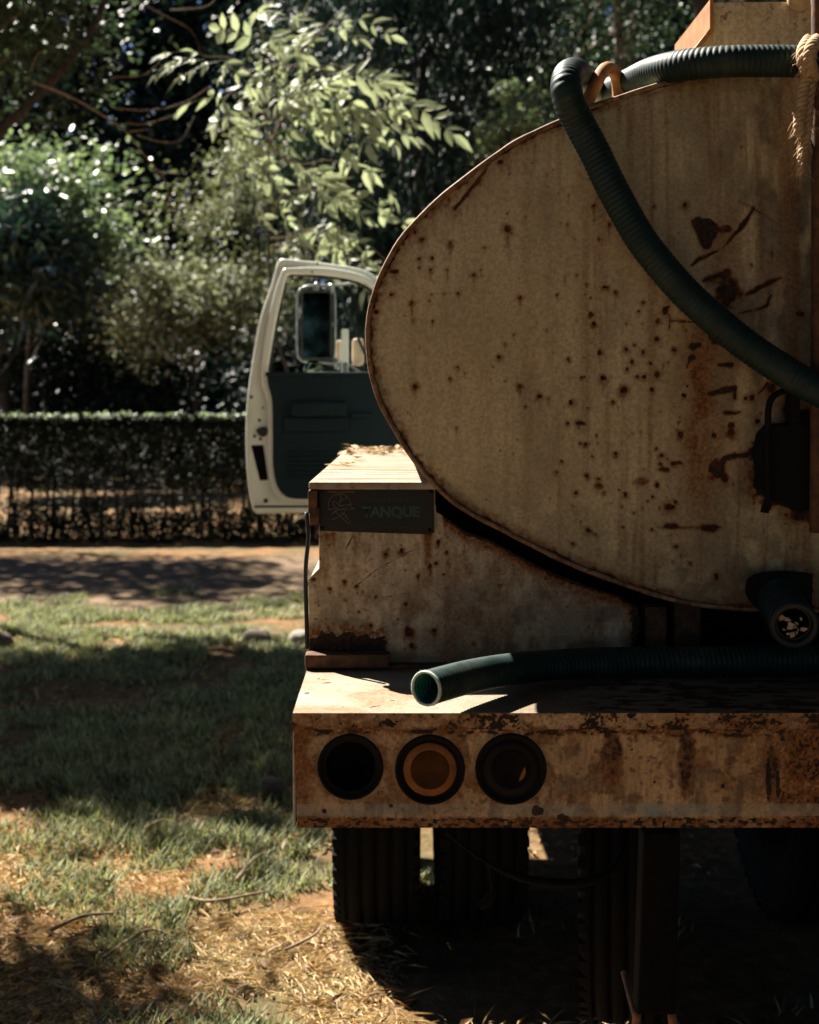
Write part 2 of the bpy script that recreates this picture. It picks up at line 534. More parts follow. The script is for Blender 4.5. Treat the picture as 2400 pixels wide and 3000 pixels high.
# the dirt lane between lawn and hedge: rough-edged strip a little above the soil
def lane():
    n = 160
    X = np.linspace(-14, 12, n)
    e0 = 11.4 + 0.9 * (fbm(X * 0.7, X * 0 + 3, 3) - 0.5) - 0.035 * X
    e1 = 16.0 + 0.8 * (fbm(X * 0.6 + 20, X * 0 + 8, 3) - 0.5)
    rows = 16
    V = []
    for k in range(rows):
        t = k / (rows - 1)
        Y = e0 * (1 - t) + e1 * t
        V.append(np.stack([X, Y, ground_height(X, Y) + 0.004 + 0.012 * math.sin(math.pi * t)], -1))
    V = np.array(V).reshape(-1, 3)
    i = np.arange(rows - 1)[:, None] * n + np.arange(n - 1)[None]
    Fc = np.stack([i, i + 1, i + n + 1, i + n], -1).reshape(-1, 4)
    o = link('dirt_lane', np_mesh('dirt_lane', V, Fc), M['lane'], None, True)
    o['kind'] = 'structure'
lane()

# ------------------------------------------------------------------ the truck
TC = 0.935                                   # centre line of the truck in X
truck = empty('tanker_truck', (TC, 4.5, 0), 'old rusty beige tanker truck seen from behind with its driver door open', 'truck')

DT = 2.56    # tank head
DP = 2.615   # panel under the tank
DB = 2.20    # bumper face
sT, sP, sB = F / DT, F / DP, F / DB

# ---- wear painting in pixel space of the surface ------------------
def blank(n):
    return np.zeros((n, 4))

def dab(A, px, py, x, y, rx, ry, ch=1, amt=1.0, edge=0.45, wob=0.35, seed=0):
    wx = (fbm(px / 14 + seed, py / 14, 3) - 0.5) * 2
    wy = (fbm(px / 14 + 50 + seed, py / 14, 3) - 0.5) * 2
    d = np.sqrt(((px - x) / rx + wob * wx) ** 2 + ((py - y) / ry + wob * wy) ** 2)
    m = amt * (1 - sstep(1 - edge, 1 + edge, d))
    A[:, ch] = np.maximum(A[:, ch], m)

def drip(A, px, py, x, y, w, length, amt=0.6, ch=0):
    t = (py - y) / length
    m = amt * np.exp(-((px - x) / w) ** 2) * np.clip(1 - t, 0, 1) * (t > -0.05)
    A[:, ch] = np.maximum(A[:, ch], m)

def stroke(A, px, py, pts, w, ch=1, amt=1.0, wob=4):
    ox = (fbm(px / 18, py / 18, 3) - 0.5) * wob * 2
    oy = (fbm(px / 18 + 90, py / 18, 3) - 0.5) * wob * 2
    qx, qy = px + ox, py + oy
    for (x0, y0, w0), (x1, y1, w1) in zip([(*p, ww) for p, ww in zip(pts, w)][:-1], [(*p, ww) for p, ww in zip(pts, w)][1:]):
        dx, dy = x1 - x0, y1 - y0
        t = np.clip(((qx - x0) * dx + (qy - y0) * dy) / (dx * dx + dy * dy), 0, 1)
        d = np.hypot(qx - x0 - t * dx, qy - y0 - t * dy)
        ww = w0 + (w1 - w0) * t
        A[:, ch] = np.maximum(A[:, ch], amt * (1 - sstep(ww * 0.6, ww * 1.3 + 0.5, d)))

def patch(A, px, py, poly, ch=1, amt=1.0, wob=6):
    qx = px + (fbm(px / 16, py / 16, 3) - 0.5) * wob * 2
    qy = py + (fbm(px / 16 + 33, py / 16, 3) - 0.5) * wob * 2
    inside = np.zeros(len(px), bool)
    n = len(poly)
    for i in range(n):
        x0, y0 = poly[i]; x1, y1 = poly[(i + 1) % n]
        c = ((y0 > qy) != (y1 > qy)) & (qx < (x1 - x0) * (qy - y0) / (y1 - y0 + 1e-9) + x0)
        inside ^= c
    A[:, ch] = np.maximum(A[:, ch], amt * inside)

def spot(A, px, py, x, y, r=6, rust=0.7, length=60, seed=0):
    if r > 2.2:
        sq = random.uniform(0.8, 1.25)
        dab(A, px, py, x, y, r * sq, r / sq, 1, 1.0, 0.4, 0.45, seed)
    dab(A, px, py, x, y + r * 0.4, r * 1.9, r * 2.0, 0, rust * 0.8, 0.7, 0.4, seed)
    drip(A, px, py, x, y, r * 0.85, length, rust)

def halo(A, rows, nx, reach=5):
    """soften bare patches and ring them with rust"""
    B = A[:, 1].reshape(rows, nx)
    S = B.copy()
    for k in range(reach):
        Pd = np.pad(S, 1, mode='edge')
        S = (Pd[1:-1, 1:-1] * 2 + Pd[:-2, 1:-1] + Pd[2:, 1:-1] + Pd[1:-1, :-2] + Pd[1:-1, 2:]) / 6
    A[:, 0] = np.maximum(A[:, 0], np.clip(S * 1.5, 0, 0.9).ravel())
    A[:, 1] = np.clip(B * 0.48 + S * 0.36, 0, 1).ravel()

def set_wear(me, A):
    ca = me.color_attributes.new('wear', 'FLOAT_COLOR', 'POINT')
    ca.data.foreach_set('color', np.clip(A, 0, 1).astype(np.float32).ravel())

# ---- tank outline (pixels at the head plane) ----------------------
left = [(2420, 186), (2300, 189), (2180, 200), (2070, 218), (1970, 238), (1823, 284), (1724, 317), (1646, 354), (1520, 413), (1433, 470),
        (1354, 530), (1280, 590), (1224, 645), (1172, 706), (1128, 784), (1102, 845), (1083, 918), (1078, 996), (1085, 1074),
        (1100, 1135), (1122, 1196), (1158, 1260), (1210, 1343), (1294, 1440), (1360, 1492), (1430, 1530), (1548, 1591), (1652, 1643), (1757, 1685),
        (1861, 1723), (1965, 1754), (2070, 1774), (2195, 1784), (2420, 1788)]
lo = np.array(spline2(left, 260))
CXP = 2420
# head as grid rows between left and mirrored right outline
def tank_head():
    ytop, ybot = 186.5, 1787.5
    rows = 430
    yy = np.linspace(ytop, ybot, rows)
    iu = np.argsort(lo[:, 1])
    xl = np.interp(yy, lo[iu, 1], lo[iu, 0])
    # dense columns in the visible part, coarse beyond it
    u = np.concatenate([np.linspace(0, 0.5, 380), np.linspace(0.5, 1, 40)[1:]])
    xr = 2 * CXP - xl
    PX = xl[:, None] + (xr - xl)[:, None] * u[None]
    PY = np.repeat(yy[:, None], len(u), 1)
    px, py = PX.ravel(), PY.ravel()
    X = (px - VX) / sT
    Z = H - (py - VY) / sT
    # shallow dish towards the camera plus shallow dents
    cx, cz = TC, H - (985 - VY) / sT
    r2 = ((px - CXP) / 1340) ** 2 + ((py - 985) / 800) ** 2
    Y = DT - 0.045 * np.clip(1 - r2, 0, 1) + 0.006 * (fbm(px / 260, py / 260, 2) - 0.5)
    V = np.stack([X, Y, Z], -1)
    nx = len(u)
    i = np.arange(rows - 1)[:, None] * nx + np.arange(nx - 1)[None]
    Fc = np.stack([i, i + 1, i + nx + 1, i + nx], -1).reshape(-1, 4)[:, ::-1]
    me = np_mesh('head_plate', V, Fc)
    A = blank(len(px))
    a1 = lambda x, y: (1050 + 0.4348 * x, 300 + 0.4348 * y)
    a2 = lambda x, y: (1700 + 0.4058 * x, 600 + 0.4058 * y)
    a3 = lambda x, y: (1600 + 0.4638 * x, 1100 + 0.4638 * y)
    S1 = [(1000, 860, 9, 90), (620, 955, 6, 60), (427, 928, 6, 30), (380, 875, 6, 20), (410, 1055, 5, 30), (497, 1055, 5, 30), (487, 1130, 5, 40), (410, 1115, 4, 25),
          (775, 1170, 6, 60), (670, 1290, 4, 25), (1082, 1320, 6, 40), (360, 1350, 5, 60), (368, 1467, 4, 15), (225, 1295, 6, 20), (125, 1415, 7, 90), (500, 1475, 2.5, 30),
          (1040, 1567, 3, 20), (983, 1630, 4, 25), (942, 1722, 6, 25), (1400, 1730, 5, 15), (1607, 1690, 7, 40), (1635, 1855, 9, 60), (665, 1788, 4, 40), (618, 1862, 4, 30),
          (383, 1913, 6, 40), (1082, 1918, 6, 40), (1210, 1985, 7, 40), (1268, 1995, 4, 25), (1420, 2020, 7, 30), (1550, 1437, 6, 30), (1570, 1497, 6, 25), (1640, 1255, 5, 20),
          (1662, 1257, 4, 20), (1522, 1237, 4, 20), (1550, 1325, 4, 15), (1515, 1303, 3, 10), (1575, 708, 5, 90), (1675, 840, 4, 60), (1397, 830, 3, 40), (1607, 935, 4, 40),
          (815, 535, 6, 20), (960, 405, 8, 60), (650, 715, 6, 60), (590, 690, 4, 30), (735, 630, 5, 30), (845, 985, 3, 40), (600, 1130, 2.5, 60), (820, 1135, 2.5, 30),
          (1120, 2050, 4, 20), (1700, 2020, 5, 20), (1530, 2060, 4, 15), (410, 1655, 2.5, 12), (1490, 1855, 4, 15), (1512, 1852, 4, 15), (305, 955, 5, 20), (610, 650, 5, 30)]
    S2 = [(510, 25, 5, 20), (730, 15, 7, 40), (30, 580, 4, 15), (235, 645, 5, 15), (430, 715, 5, 15), (400, 780, 4, 20), (60, 800, 6, 25), (80, 865, 6, 15), (310, 860, 3, 15),
          (583, 775, 9, 15), (530, 850, 7, 25), (525, 980, 8, 20), (370, 1020, 4, 10), (430, 1070, 6, 25), (120, 1070, 7, 60), (645, 1055, 6, 20), (310, 1050, 6, 15), (350, 1140, 7, 15),
          (480, 1150, 5, 12), (315, 1190, 5, 12), (150, 1250, 9, 70), (525, 1230, 8, 25), (390, 1245, 5, 10), (435, 1245, 6, 12), (295, 1335, 8, 25), (490, 1335, 6, 25), (220, 1420, 4, 10),
          (715, 1380, 6, 20), (740, 1310, 4, 20), (1190, 450, 4, 30), (1340, 365, 4, 60), (1240, 1560, 7, 10), (1050, 1590, 9, 20), (1060, 1640, 9, 20), (930, 1660, 7, 20), (780, 1030, 12, 40),
          (820, 1020, 8, 40), (770, 1110, 10, 70), (1340, 1330, 13, 20), (1150, 1400, 6, 15), (1200, 1390, 9, 15), (1540, 800, 9, 30), (120, 260, 4, 20), (195, 150, 5, 40)]
    S3 = [(145, 170, 6, 30), (470, 95, 9, 25), (645, 95, 6, 20), (845, 125, 6, 20), (125, 300, 5, 15), (240, 430, 5, 10), (425, 492, 6, 12), (90, 540, 4, 10), (60, 610, 5, 12), (245, 628, 6, 15), (320, 650, 5, 10),
          (325, 690, 7, 10), (180, 740, 5, 10), (490, 748, 6, 10), (800, 795, 5, 10), (765, 825, 11, 25), (705, 830, 4, 10), (1135, 360, 10, 15), (1105, 645, 12, 20),
          (260, 975, 7, 15), (165, 1060, 5, 10), (310, 1000, 4, 10), (480, 955, 4, 10), (660, 965, 4, 10), (810, 1075, 5, 10), (900, 1185, 5, 10), (1070, 1265, 9, 30), (470, 825, 4, 10), (660, 760, 4, 8),
          (710, 505, 7, 6), (705, 555, 5, 6), (680, 458, 4, 6), (785, 552, 6, 10), (280, 510, 4, 8), (1035, 380, 6, 10), (825, 370, 9, 30), (1640, 905, 5, 12), (205, 425, 3, 6), (355, 738, 4, 6), (545, 865, 3, 5), (600, 835, 3, 5)]
    k = 0
    for conv, S in ((a1, S1), (a2, S2), (a3, S3)):
        for x, y, r, L in S:
            k += 1
            xx, yy_ = conv(x, y)
            m = (np.abs(px - xx) < 60) & (py > yy_ - 60) & (py < yy_ + L + 60)
            sub = A[m]
            spot(sub, px[m], py[m], xx, yy_, r * 1.05, random.uniform(0.55, 0.9), L, k * 3.7)
            A[m] = sub
    rr = random.Random(5)
    for k in range(150):
        x = rr.uniform(1150, 2400); y = rr.uniform(430, 1700)
        if rr.random() < 0.55: x = rr.uniform(1650, 2300); y = rr.uniform(850, 1560)
        r = rr.choice([1.8, 2.2, 2.6, 3.2]); L = rr.uniform(6, 40)
        m = (np.abs(px - x) < 30) & (py > y - 30) & (py < y + L + 30)
        sub = A[m]; spot(sub, px[m], py[m], x, y, r, rr.uniform(0.4, 0.8), L, k); A[m] = sub
    # irregular black flakes and cracks
    dab(A, px, py, *a1(240, 1140), 17, 7, 1, 1, 0.4, 0.6, 3); drip(A, px, py, *a1(250, 1150), 12, 40, 0.8)
    stroke(A, px, py, [a1(870, 440), a1(790, 545), a1(650, 720)], [2, 4, 3])
    for dx_ in (0, 6, -9, 14): drip(A, px, py, a1(650, 715)[0] + dx_, a1(650, 715)[1], 5, 60, 0.5)
    patch(A, px, py, [a2(*p) for p in [(760, 130), (830, 110), (900, 118), (968, 170), (945, 230), (905, 335), (860, 350), (830, 300), (818, 215)]])
    dab(A, px, py, *a2(1010, 200), 15, 11, 1, 1, 0.5, 0.8, 9)
    stroke(A, px, py, [a2(1215, 45), a2(1130, 175), a2(1080, 230), a2(995, 335)], [4, 7, 5, 2])
    stroke(A, px, py, [a2(1105, -5), a2(1215, 45)], [1, 2.2], wob=2)
    stroke(A, px, py, [a2(1215, 45), a2(1390, 165)], [2.2, 0.8], wob=2)
    stroke(A, px, py, [a2(1410, 545), a2(1290, 590), a2(1160, 665)], [4, 7, 4])
    stroke(A, px, py, [a2(1330, 670), a2(1300, 740), a2(1230, 770), a2(1100, 800)], [3, 5, 3, 1.5])
    stroke(A, px, py, [a2(770, 450), a2(830, 405), a2(950, 350)], [3, 5, 4])
    stroke(A, px, py, [a2(850, 560), a2(950, 530), a2(1030, 495)], [3, 5, 8])
    dab(A, px, py, *a2(1030, 660), 38, 34, 1, 0.95, 0.6, 0.9, 21)
    dab(A, px, py, *a2(980, 560), 34, 22, 1, 0.75, 0.8, 0.9, 25)
    dab(A, px, py, *a2(960, 960), 40, 26, 1, 0.9, 0.5, 0.5, 29)
    stroke(A, px, py, [a2(620, 850), a2(720, 853), a2(830, 853)], [1.5, 2.5, 2.5], wob=2)
    stroke(A, px, py, [a2(612, 800), a2(614, 915)], [2, 1.5], wob=2)
    stroke(A, px, py, [a2(780, 1090), a2(755, 1130), a2(740, 1190)], [5, 4, 2])
    stroke(A, px, py, [a2(900, 1365), a2(1000, 1345), a2(1080, 1320), a2(1075, 1400)], [7, 9, 6, 5])
    stroke(A, px, py, [a2(960, 1165), a2(1050, 1160)], [5, 8])
    stroke(A, px, py, [a2(1010, 1505), a2(1090, 1497), a2(1150, 1490)], [6, 4, 1.5])
    stroke(A, px, py, [a2(1310, 1285), a2(1240, 1370)], [4, 2])
    stroke(A, px, py, [a3(1080, 565), a3(1100, 515), a3(1250, 495), a3(1310, 440)], [8, 8, 7, 12])
    dab(A, px, py, *a3(1050, 590), 24, 30, 1, 1, 0.5, 0.8, 41)
    dab(A, px, py, *a3(205, 300), 17, 6, 1, 1, 0.4, 0.5, 42)
    dab(A, px, py, *a3(820, 548), 11, 5, 1, 1, 0.4, 0.5, 43)
    dab(A, px, py, *a3(725, 592), 16, 6, 1, 1, 0.4, 0.8, 44)
    dab(A, px, py, *a3(685, 690), 6, 11, 1, 1, 0.4, 0.6, 45)
    dab(A, px, py, *a3(780, 945), 18, 8, 1, 1, 0.5, 0.4, 46)
    dab(A, px, py, *a3(1010, 955), 21, 12, 1, 1, 0.7, 0.6, 47)
    stroke(A, px, py, [a3(700, 955), a3(850, 955), a3(1100, 955)], [2, 3.5, 2], amt=0.7, wob=3)
    dab(A, px, py, *a3(585, 665), 20, 14, 0, 0.8, 0.8, 0.8, 48)
    # tar smear round the bracket
    patch(A, px, py, [(2226, 1306), (2262, 1298), (2300, 1250), (2390, 1240), (2395, 1500), (2330, 1500), (2262, 1470), (2215, 1432), (2232, 1390), (2205, 1352)], wob=26)
    for k_, (x_, y_, a_, b_) in enumerate([(2215, 1400, 30, 45), (2200, 1330, 26, 16), (2260, 1255, 36, 14), (2330, 1225, 40, 30), (2240, 1470, 22, 18), (2340, 1510, 44, 18), (2290, 1190, 14, 30)]):
        dab(A, px, py, x_, y_, a_, b_, 1, 0.9, 0.7, 0.9, 60 + k_)
    patch(A, px, py, [(2190, 1700), (2220, 1682), (2290, 1676), (2376, 1680), (2380, 1790), (2240, 1790), (2190, 1740)], wob=4)
    # vertical stains
    vs_ = fbm(px / 26, py / 900 + 7, 4)
    vs2 = fbm(px / 9 + 60, py / 300, 4)
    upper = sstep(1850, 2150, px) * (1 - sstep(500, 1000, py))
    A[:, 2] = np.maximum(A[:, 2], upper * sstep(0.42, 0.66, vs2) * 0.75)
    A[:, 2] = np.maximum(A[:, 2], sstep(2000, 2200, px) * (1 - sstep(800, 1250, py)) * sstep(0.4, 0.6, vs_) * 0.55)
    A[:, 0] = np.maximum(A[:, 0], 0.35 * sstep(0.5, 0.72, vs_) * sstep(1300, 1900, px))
    dirt_falloff = fbm(px / 70 + 11, py / 160, 5)  # stains plus painted light falloff, on the right side and lower right
    A[:, 2] = np.maximum(A[:, 2], sstep(1750, 2350, px) * sstep(0.28, 0.58, dirt_falloff) * 1.2)
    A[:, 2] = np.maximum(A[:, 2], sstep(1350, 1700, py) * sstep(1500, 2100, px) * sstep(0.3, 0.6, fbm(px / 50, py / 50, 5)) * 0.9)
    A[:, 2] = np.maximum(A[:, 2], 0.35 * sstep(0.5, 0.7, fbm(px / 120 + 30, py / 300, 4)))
    # orange band under the hose and towards the right
    band = np.exp(-((px - 2040) / 70) ** 2) * sstep(900, 980, py) * (1 - sstep(1300, 1700, py))
    A[:, 0] = np.maximum(A[:, 0], band * 0.62 * (0.4 + fbm(px / 20, py / 50, 3)))
    A[:, 0] = np.maximum(A[:, 0], 0.45 * np.exp(-((px - 2100) / 60) ** 2) * np.exp(-((py - 720) / 110) ** 2))
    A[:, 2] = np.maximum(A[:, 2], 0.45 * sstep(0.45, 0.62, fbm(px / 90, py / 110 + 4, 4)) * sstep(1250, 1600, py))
    # dark crust and drips along the rim
    iu2 = np.argsort(lo[:, 0])
    d = np.full(len(px), 1e9)
    for a_ in range(0, len(lo), 2):
        near = (np.abs(px - lo[a_, 0]) < 70) & (np.abs(py - lo[a_, 1]) < 70)
        d[near] = np.minimum(d[near], np.hypot(px[near] - lo[a_, 0], py[near] - lo[a_, 1]))
    nz = fbm(px / 12 + 5, py / 12, 4)
    A[:, 1] = np.maximum(A[:, 1], (1 - sstep(6, 22, d - 22 * (nz - 0.55))) * 0.85 * (nz > 0.40))
    A[:, 0] = np.maximum(A[:, 0], (1 - sstep(8, 46, d)) * 0.7 * sstep(0.3, 0.6, nz))
    top = py < 700
    ytop_at = np.interp(px, lo[iu2, 0], np.minimum.accumulate(lo[iu2, 1]))
    st = np.clip(1 - (py - np.interp(px, lo[:130][::-1, 0], lo[:130][::-1, 1])) / (40 + 120 * fbm(px / 11, px * 0 + 2, 2)), 0, 1)
    A[:, 0] = np.maximum(A[:, 0], np.where(top, 0.6 * st * sstep(0.45, 0.7, fbm(px / 9, py / 200, 3)), 0))
    halo(A, rows, nx)
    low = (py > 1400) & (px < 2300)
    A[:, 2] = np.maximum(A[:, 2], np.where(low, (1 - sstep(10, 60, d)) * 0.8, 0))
    A[:, 0] = np.clip(A[:, 0] * 1.3, 0, 1)
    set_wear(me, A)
    return me

tank = link('tank', bpy.data.meshes.new('tank'), None, truck)
def tank_body():
    full = [( (x - VX) / sT, H - (y - VY) / sT) for x, y in lo[::2]]
    mir = [(2 * TC - x, z) for x, z in full[::-1][1:-1]]
    ring = np.array(full + mir)
    n = len(ring)
    ysl = [DT + 0.002, DT + 0.03, 3.0, 3.9, 4.9, 5.05]
    V = []
    for k, y in enumerate(ysl):
        V.append(np.column_stack([ring[:, 0], np.full(n, y), ring[:, 1]]))
    V = np.vstack(V)
    Fc = []
    for k in range(len(ysl) - 1):
        for j in range(n):
            j2 = (j + 1) % n
            Fc.append((k * n + j, k * n + j2, (k + 1) * n + j2, (k + 1) * n + j))
    Fc.append(tuple(range((len(ysl) - 1) * n, len(ysl) * n)))
    me = tank.data
    me.from_pydata(V.tolist(), [], Fc)
    me.materials.append(M['tank'])
    # rolled rim: flattened strip standing a little proud of the head
    rimQ = np.column_stack([ring[:, 0], np.full(n, DT - 0.004), ring[:, 1]])
    rimQ[:, 1] += 0.004 * (fbm(np.arange(n) / 3.0, np.arange(n) * 0.0, 2) - 0.5)
    rimQ = np.vstack([rimQ, rimQ[:1]])
    Vr, Fr = tube_arrays(rimQ, 0.0055 + 0.002 * (fbm(np.arange(n + 1) / 2.0, np.arange(n + 1) * 0.0 + 3, 3) - 0.5), 8)
    link('rim', np_mesh('rim', Vr, Fr), M['rim'], tank, True)
M['rim'] = worn('rim_paint', (0.42, 0.30, 0.18), (0.22, 0.12, 0.06), rust_base=0.35, rough=0.6, fleck=0.45)
tank_body()
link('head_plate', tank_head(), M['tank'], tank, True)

# cross lug weld lip on the rim, lifting handle, hatch
hook_pts = [W(1712, 318, 2.60), W(1738, 262, 2.62), W(1764, 212, 2.66), W(1785, 200, 2.70), W(1806, 222, 2.73), W(1812, 265, 2.74), W(1812, 300, 2.74)]
tube('lifting_handle', hook_pts, 0.0145, M['orange_rust'], truck, 40, 14)
# hatch tower on the tank top
hx0 = (2088 - VX) * 2.72 / F
hz0 = 2.40
hatch = box('hatch_tower', hx0, hx0 + 0.95, 2.72, 3.06, 2.40 + ZO, W(2088, 4, 2.72).z, M['panel'], truck, 0.004)
fl_y = [2.715, 3.05]
bm = bmesh.new()
p0 = W(2086, -90, 2.72); p1 = W(2090, 86, 2.72)
vv = []
for yy in (2.712, 3.05):
    for (dx, z) in ((-0.008, W(2088, 2, 2.72).z), (-0.008, p1.z), (-0.05, p1.z - 0.055), (-0.045, p1.z - 0.06), (0.0, p1.z - 0.008), (0.0, W(2088, 2, 2.72).z)):
        vv.append(bm.verts.new((hx0 + dx, yy, z)))
for k in range(6):
    bm.faces.new((vv[k], vv[(k + 1) % 6], vv[6 + (k + 1) % 6], vv[6 + k]))
bm.faces.new(vv[:6][::-1]); bm.faces.new(vv[6:])
bm_obj('hatch_side_plate', bm, M['orange_rust'], hatch)
lathe('hatch_bolt', [(0.0, -0.02), (0.022, -0.02), (0.026, -0.012), (0.026, 0.01), (0.0, 0.012)], W(2345, -4, 2.70), (0, -1, 0), M['rope'], hatch, 20)

# ---- panel below the tank (toolbox end + skirt) -------------------
def grid_plate(name, mask_poly, D, x0, x1, y0, y1, step, mat, parent, wear_fn, holes=(), back=0.012, depth_fn=None):
    xs = np.arange(x0, x1 + step, step); ys = np.arange(y0, y1 + step, step)
    PX, PY = np.meshgrid(xs, ys)
    px, py = PX.ravel(), PY.ravel()
    s = F / D
    V = np.column_stack([(px - VX) / s, np.full(len(px), D), H - (py - VY) / s])
    if depth_fn is not None: V[:, 1] += depth_fn(px, py)
    nx = len(xs)
    i = np.arange(len(ys) - 1)[:, None] * nx + np.arange(nx - 1)[None]
    Fc = np.stack([i, i + 1, i + nx + 1, i + nx], -1).reshape(-1, 4)[:, ::-1]
    cx = px[Fc].mean(1); cy = py[Fc].mean(1)
    keep = np.ones(len(Fc), bool)
    if mask_poly is not None:
        ins = np.zeros(len(Fc), bool); n = len(mask_poly)
        for k in range(n):
            ax, ay = mask_poly[k]; bx, by = mask_poly[(k + 1) % n]
            ins ^= ((ay > cy) != (by > cy)) & (cx < (bx - ax) * (cy - ay) / (by - ay + 1e-9) + ax)
        keep &= ins
    for hx, hy, hr in holes:
        keep &= np.hypot(cx - hx, cy - hy) > hr
    Fc = Fc[keep]
    used, inv = np.unique(Fc.ravel(), return_inverse=True)
    me = np_mesh(name, V[used], inv.reshape(-1, 4))
    A = wear_fn(px[used], py[used])
    set_wear(me, A)
    return link(name, me, mat, parent, True)

panel_poly = [(935, 1418), (1275, 1418), (1277, 1500), (1300, 1512), (1362, 1557), (1443, 1585), (1527, 1633), (1617, 1678), (1722, 1717), (1812, 1745), (1868, 1778),
              (1876, 1834), (1862, 1880), (1856, 1910), (1840, 1962), (905, 1962), (905, 1700), (912, 1688), (935, 1665)]
def panel_wear(px, py):
    A = blank(len(px))
    z = lambda x, y: (850 + 0.3188 * x, 1280 + 0.3188 * y)
    S = [(880, 1080, 5, 18), (1025, 1042, 7, 14), (1360, 968, 7, 14), (1178, 1280, 4, 40), (1283, 1192, 6, 40), (1065, 1532, 5, 30), (505, 1332, 5, 10), (367, 1395, 4, 30), (610, 1372, 4, 10),
         (1093, 1788, 12, 25), (1340, 1165, 5, 10), (790, 1465, 3, 10), (630, 1608, 3, 14), (745, 1730, 5, 14), (1410, 1265, 3, 20), (1438, 1058, 4, 10), (222, 1305, 4, 20), (1325, 1780, 6, 50), (1120, 1920, 7, 10), (265, 1105, 4, 10)]
    for k, (x, y, r, L) in enumerate(S):
        xx, yy = z(x, y)
        m = (np.abs(px - xx) < 60) & (py > yy - 60) & (py < yy + L + 60)
        sub = A[m]; spot(sub, px[m], py[m], xx, yy, r, 0.8, L, k * 2.3); A[m] = sub
    stroke(A, px, py, [z(600, 1375), z(800, 1215), z(1130, 1040)], [1.4, 1.2, 0.8], wob=2, amt=0.75)
    stroke(A, px, py, [z(580, 905), z(510, 1035)], [1.6, 1.0], wob=1, amt=0.8)
    stroke(A, px, py, [z(850, 1475), z(1070, 1438)], [0.9, 0.9], wob=1, amt=0.6)
    drip(A, px, py, *z(345, 890), 16, 45, 0.9); drip(A, px, py, *z(400, 890), 8, 60, 0.7)
    drip(A, px, py, *z(1265, 890), 14, 190, 0.95); drip(A, px, py, *z(1290, 1200), 9, 90, 0.6)
    for x in (640, 760): drip(A, px, py, *z(x, 890), 3, 14, 0.6)
    n = fbm(px / 9, py / 9, 4); n2 = fbm(px / 60 + 3, py / 60, 4)
    # rotten lower edge on the left
    e = 1862 + 18 * (fbm(px / 22, px * 0, 3) - 0.5) * 2 - 0.0 * px
    onl = 1 - sstep(1105, 1160, px)
    A[:, 1] = np.maximum(A[:, 1], onl * sstep(-3, 3, py - e))
    A[:, 0] = np.maximum(A[:, 0], onl * sstep(-45, -5, py - e) * sstep(0.35, 0.6, n) * 0.9)
    # damp dirty belt lower right
    A[:, 2] = np.maximum(A[:, 2], sstep(1120, 1300, px) * sstep(1740, 1900, py) * sstep(0.35, 0.6, n2) * 0.9)
    A[:, 2] = np.maximum(A[:, 2], sstep(1890, 1930, py) * 0.95)
    A[:, 2] = np.maximum(A[:, 2], 0.8 * sstep(0.45, 0.64, n2) * sstep(1600, 1800, py + 0.12 * px - 150))
    A[:, 2] = np.maximum(A[:, 2], 0.45 * sstep(0.45, 0.64, fbm(px / 25 + 8, py / 70, 4)))
    A[:, 0] = np.maximum(A[:, 0], 0.30 * sstep(0.5, 0.7, fbm(px / 40 + 40, py / 70, 4)))
    # scuffs
    stroke(A, px, py, [(1577, 1705), (1625, 1770), (1660, 1825)], [4, 5, 3], ch=2, amt=0.8, wob=2)
    stroke(A, px, py, [(1590, 1705), (1640, 1775), (1668, 1818)], [2, 2, 1], ch=2, amt=0.9, wob=2)
    # crust along the curved cut-out
    up = np.interp(px, [935, 1270, 1300, 1362, 1443, 1527, 1617, 1722, 1812, 1868], [1300, 1300, 1512, 1557, 1585, 1633, 1678, 1717, 1745, 1778])
    A[:, 0] = np.maximum(A[:, 0], (1 - sstep(4, 60, py - up - 30 * (n - 0.5))) * 0.75 * (px > 1272))
    A[:, 1] = np.maximum(A[:, 1], (1 - sstep(2, 14, py - up - 14 * (n - 0.4))) * (px > 1272))
    A[:, 1] = np.maximum(A[:, 1], sstep(1838, 1868, px + 12 * n) * 0.8)
    A[:, 0] = np.clip(A[:, 0] * 1.5, 0, 1)
    return A
toolbox = empty('toolbox', (0, 0, 0), None, None)
toolbox.parent = truck; toolbox.matrix_parent_inverse = root_inv(truck)
grid_plate('rear_panel', panel_poly, DP, 903, 1880, 1414, 1964, 3.0, M['panel'], toolbox, panel_wear,
           depth_fn=lambda px, py: 0.004 * (fbm(px / 140, py / 140, 2) - 0.5))
# lid
lx0 = (907 - VX) * DP / F
zt = H - (1410 - VY) * DP / F
lx1 = (1262 - VX) * DP / F
lidbm = bmesh.new()
m_, nt_, b_ = new_mat('lid_paint_shade')
n1_ = noise(nt_, 4, 6, 0.7, stretch=(0.5, 5, 1)); n2_ = noise(nt_, 60, 5, 0.7)
c_ = ramp(nt_, n1_, [(0.36, (0.03, 0.017, 0.009)), (0.45, (0.13, 0.07, 0.03)), (0.52, (0.26, 0.19, 0.12)), (0.66, (0.40, 0.34, 0.26))])  # dark bands are shadow streaks painted in among the rust
c_ = mixc(nt_, mth(nt_, 'MULTIPLY', ramp(nt_, n2_, [(0.5, (0, 0, 0)), (0.7, (1, 1, 1))]), 0.7), c_, (0.07, 0.032, 0.014))
nt_.links.new(c_, b_.inputs['Base Color']); b_.inputs['Roughness'].default_value = 0.75
bump(nt_, b_, n2_, 0.4, 0.004)
M['lid'] = m_
box('lid', lx0, lx1 + 0.03, DP - 0.028, 4.75, zt - 0.016, zt, M['lid'], toolbox, 0.004)
box('lid_lip', lx0 - 0.001, lx0 + 0.018, DP - 0.031, 4.74, zt - 0.066, zt - 0.018, M['dark_rust'], toolbox, 0.002)
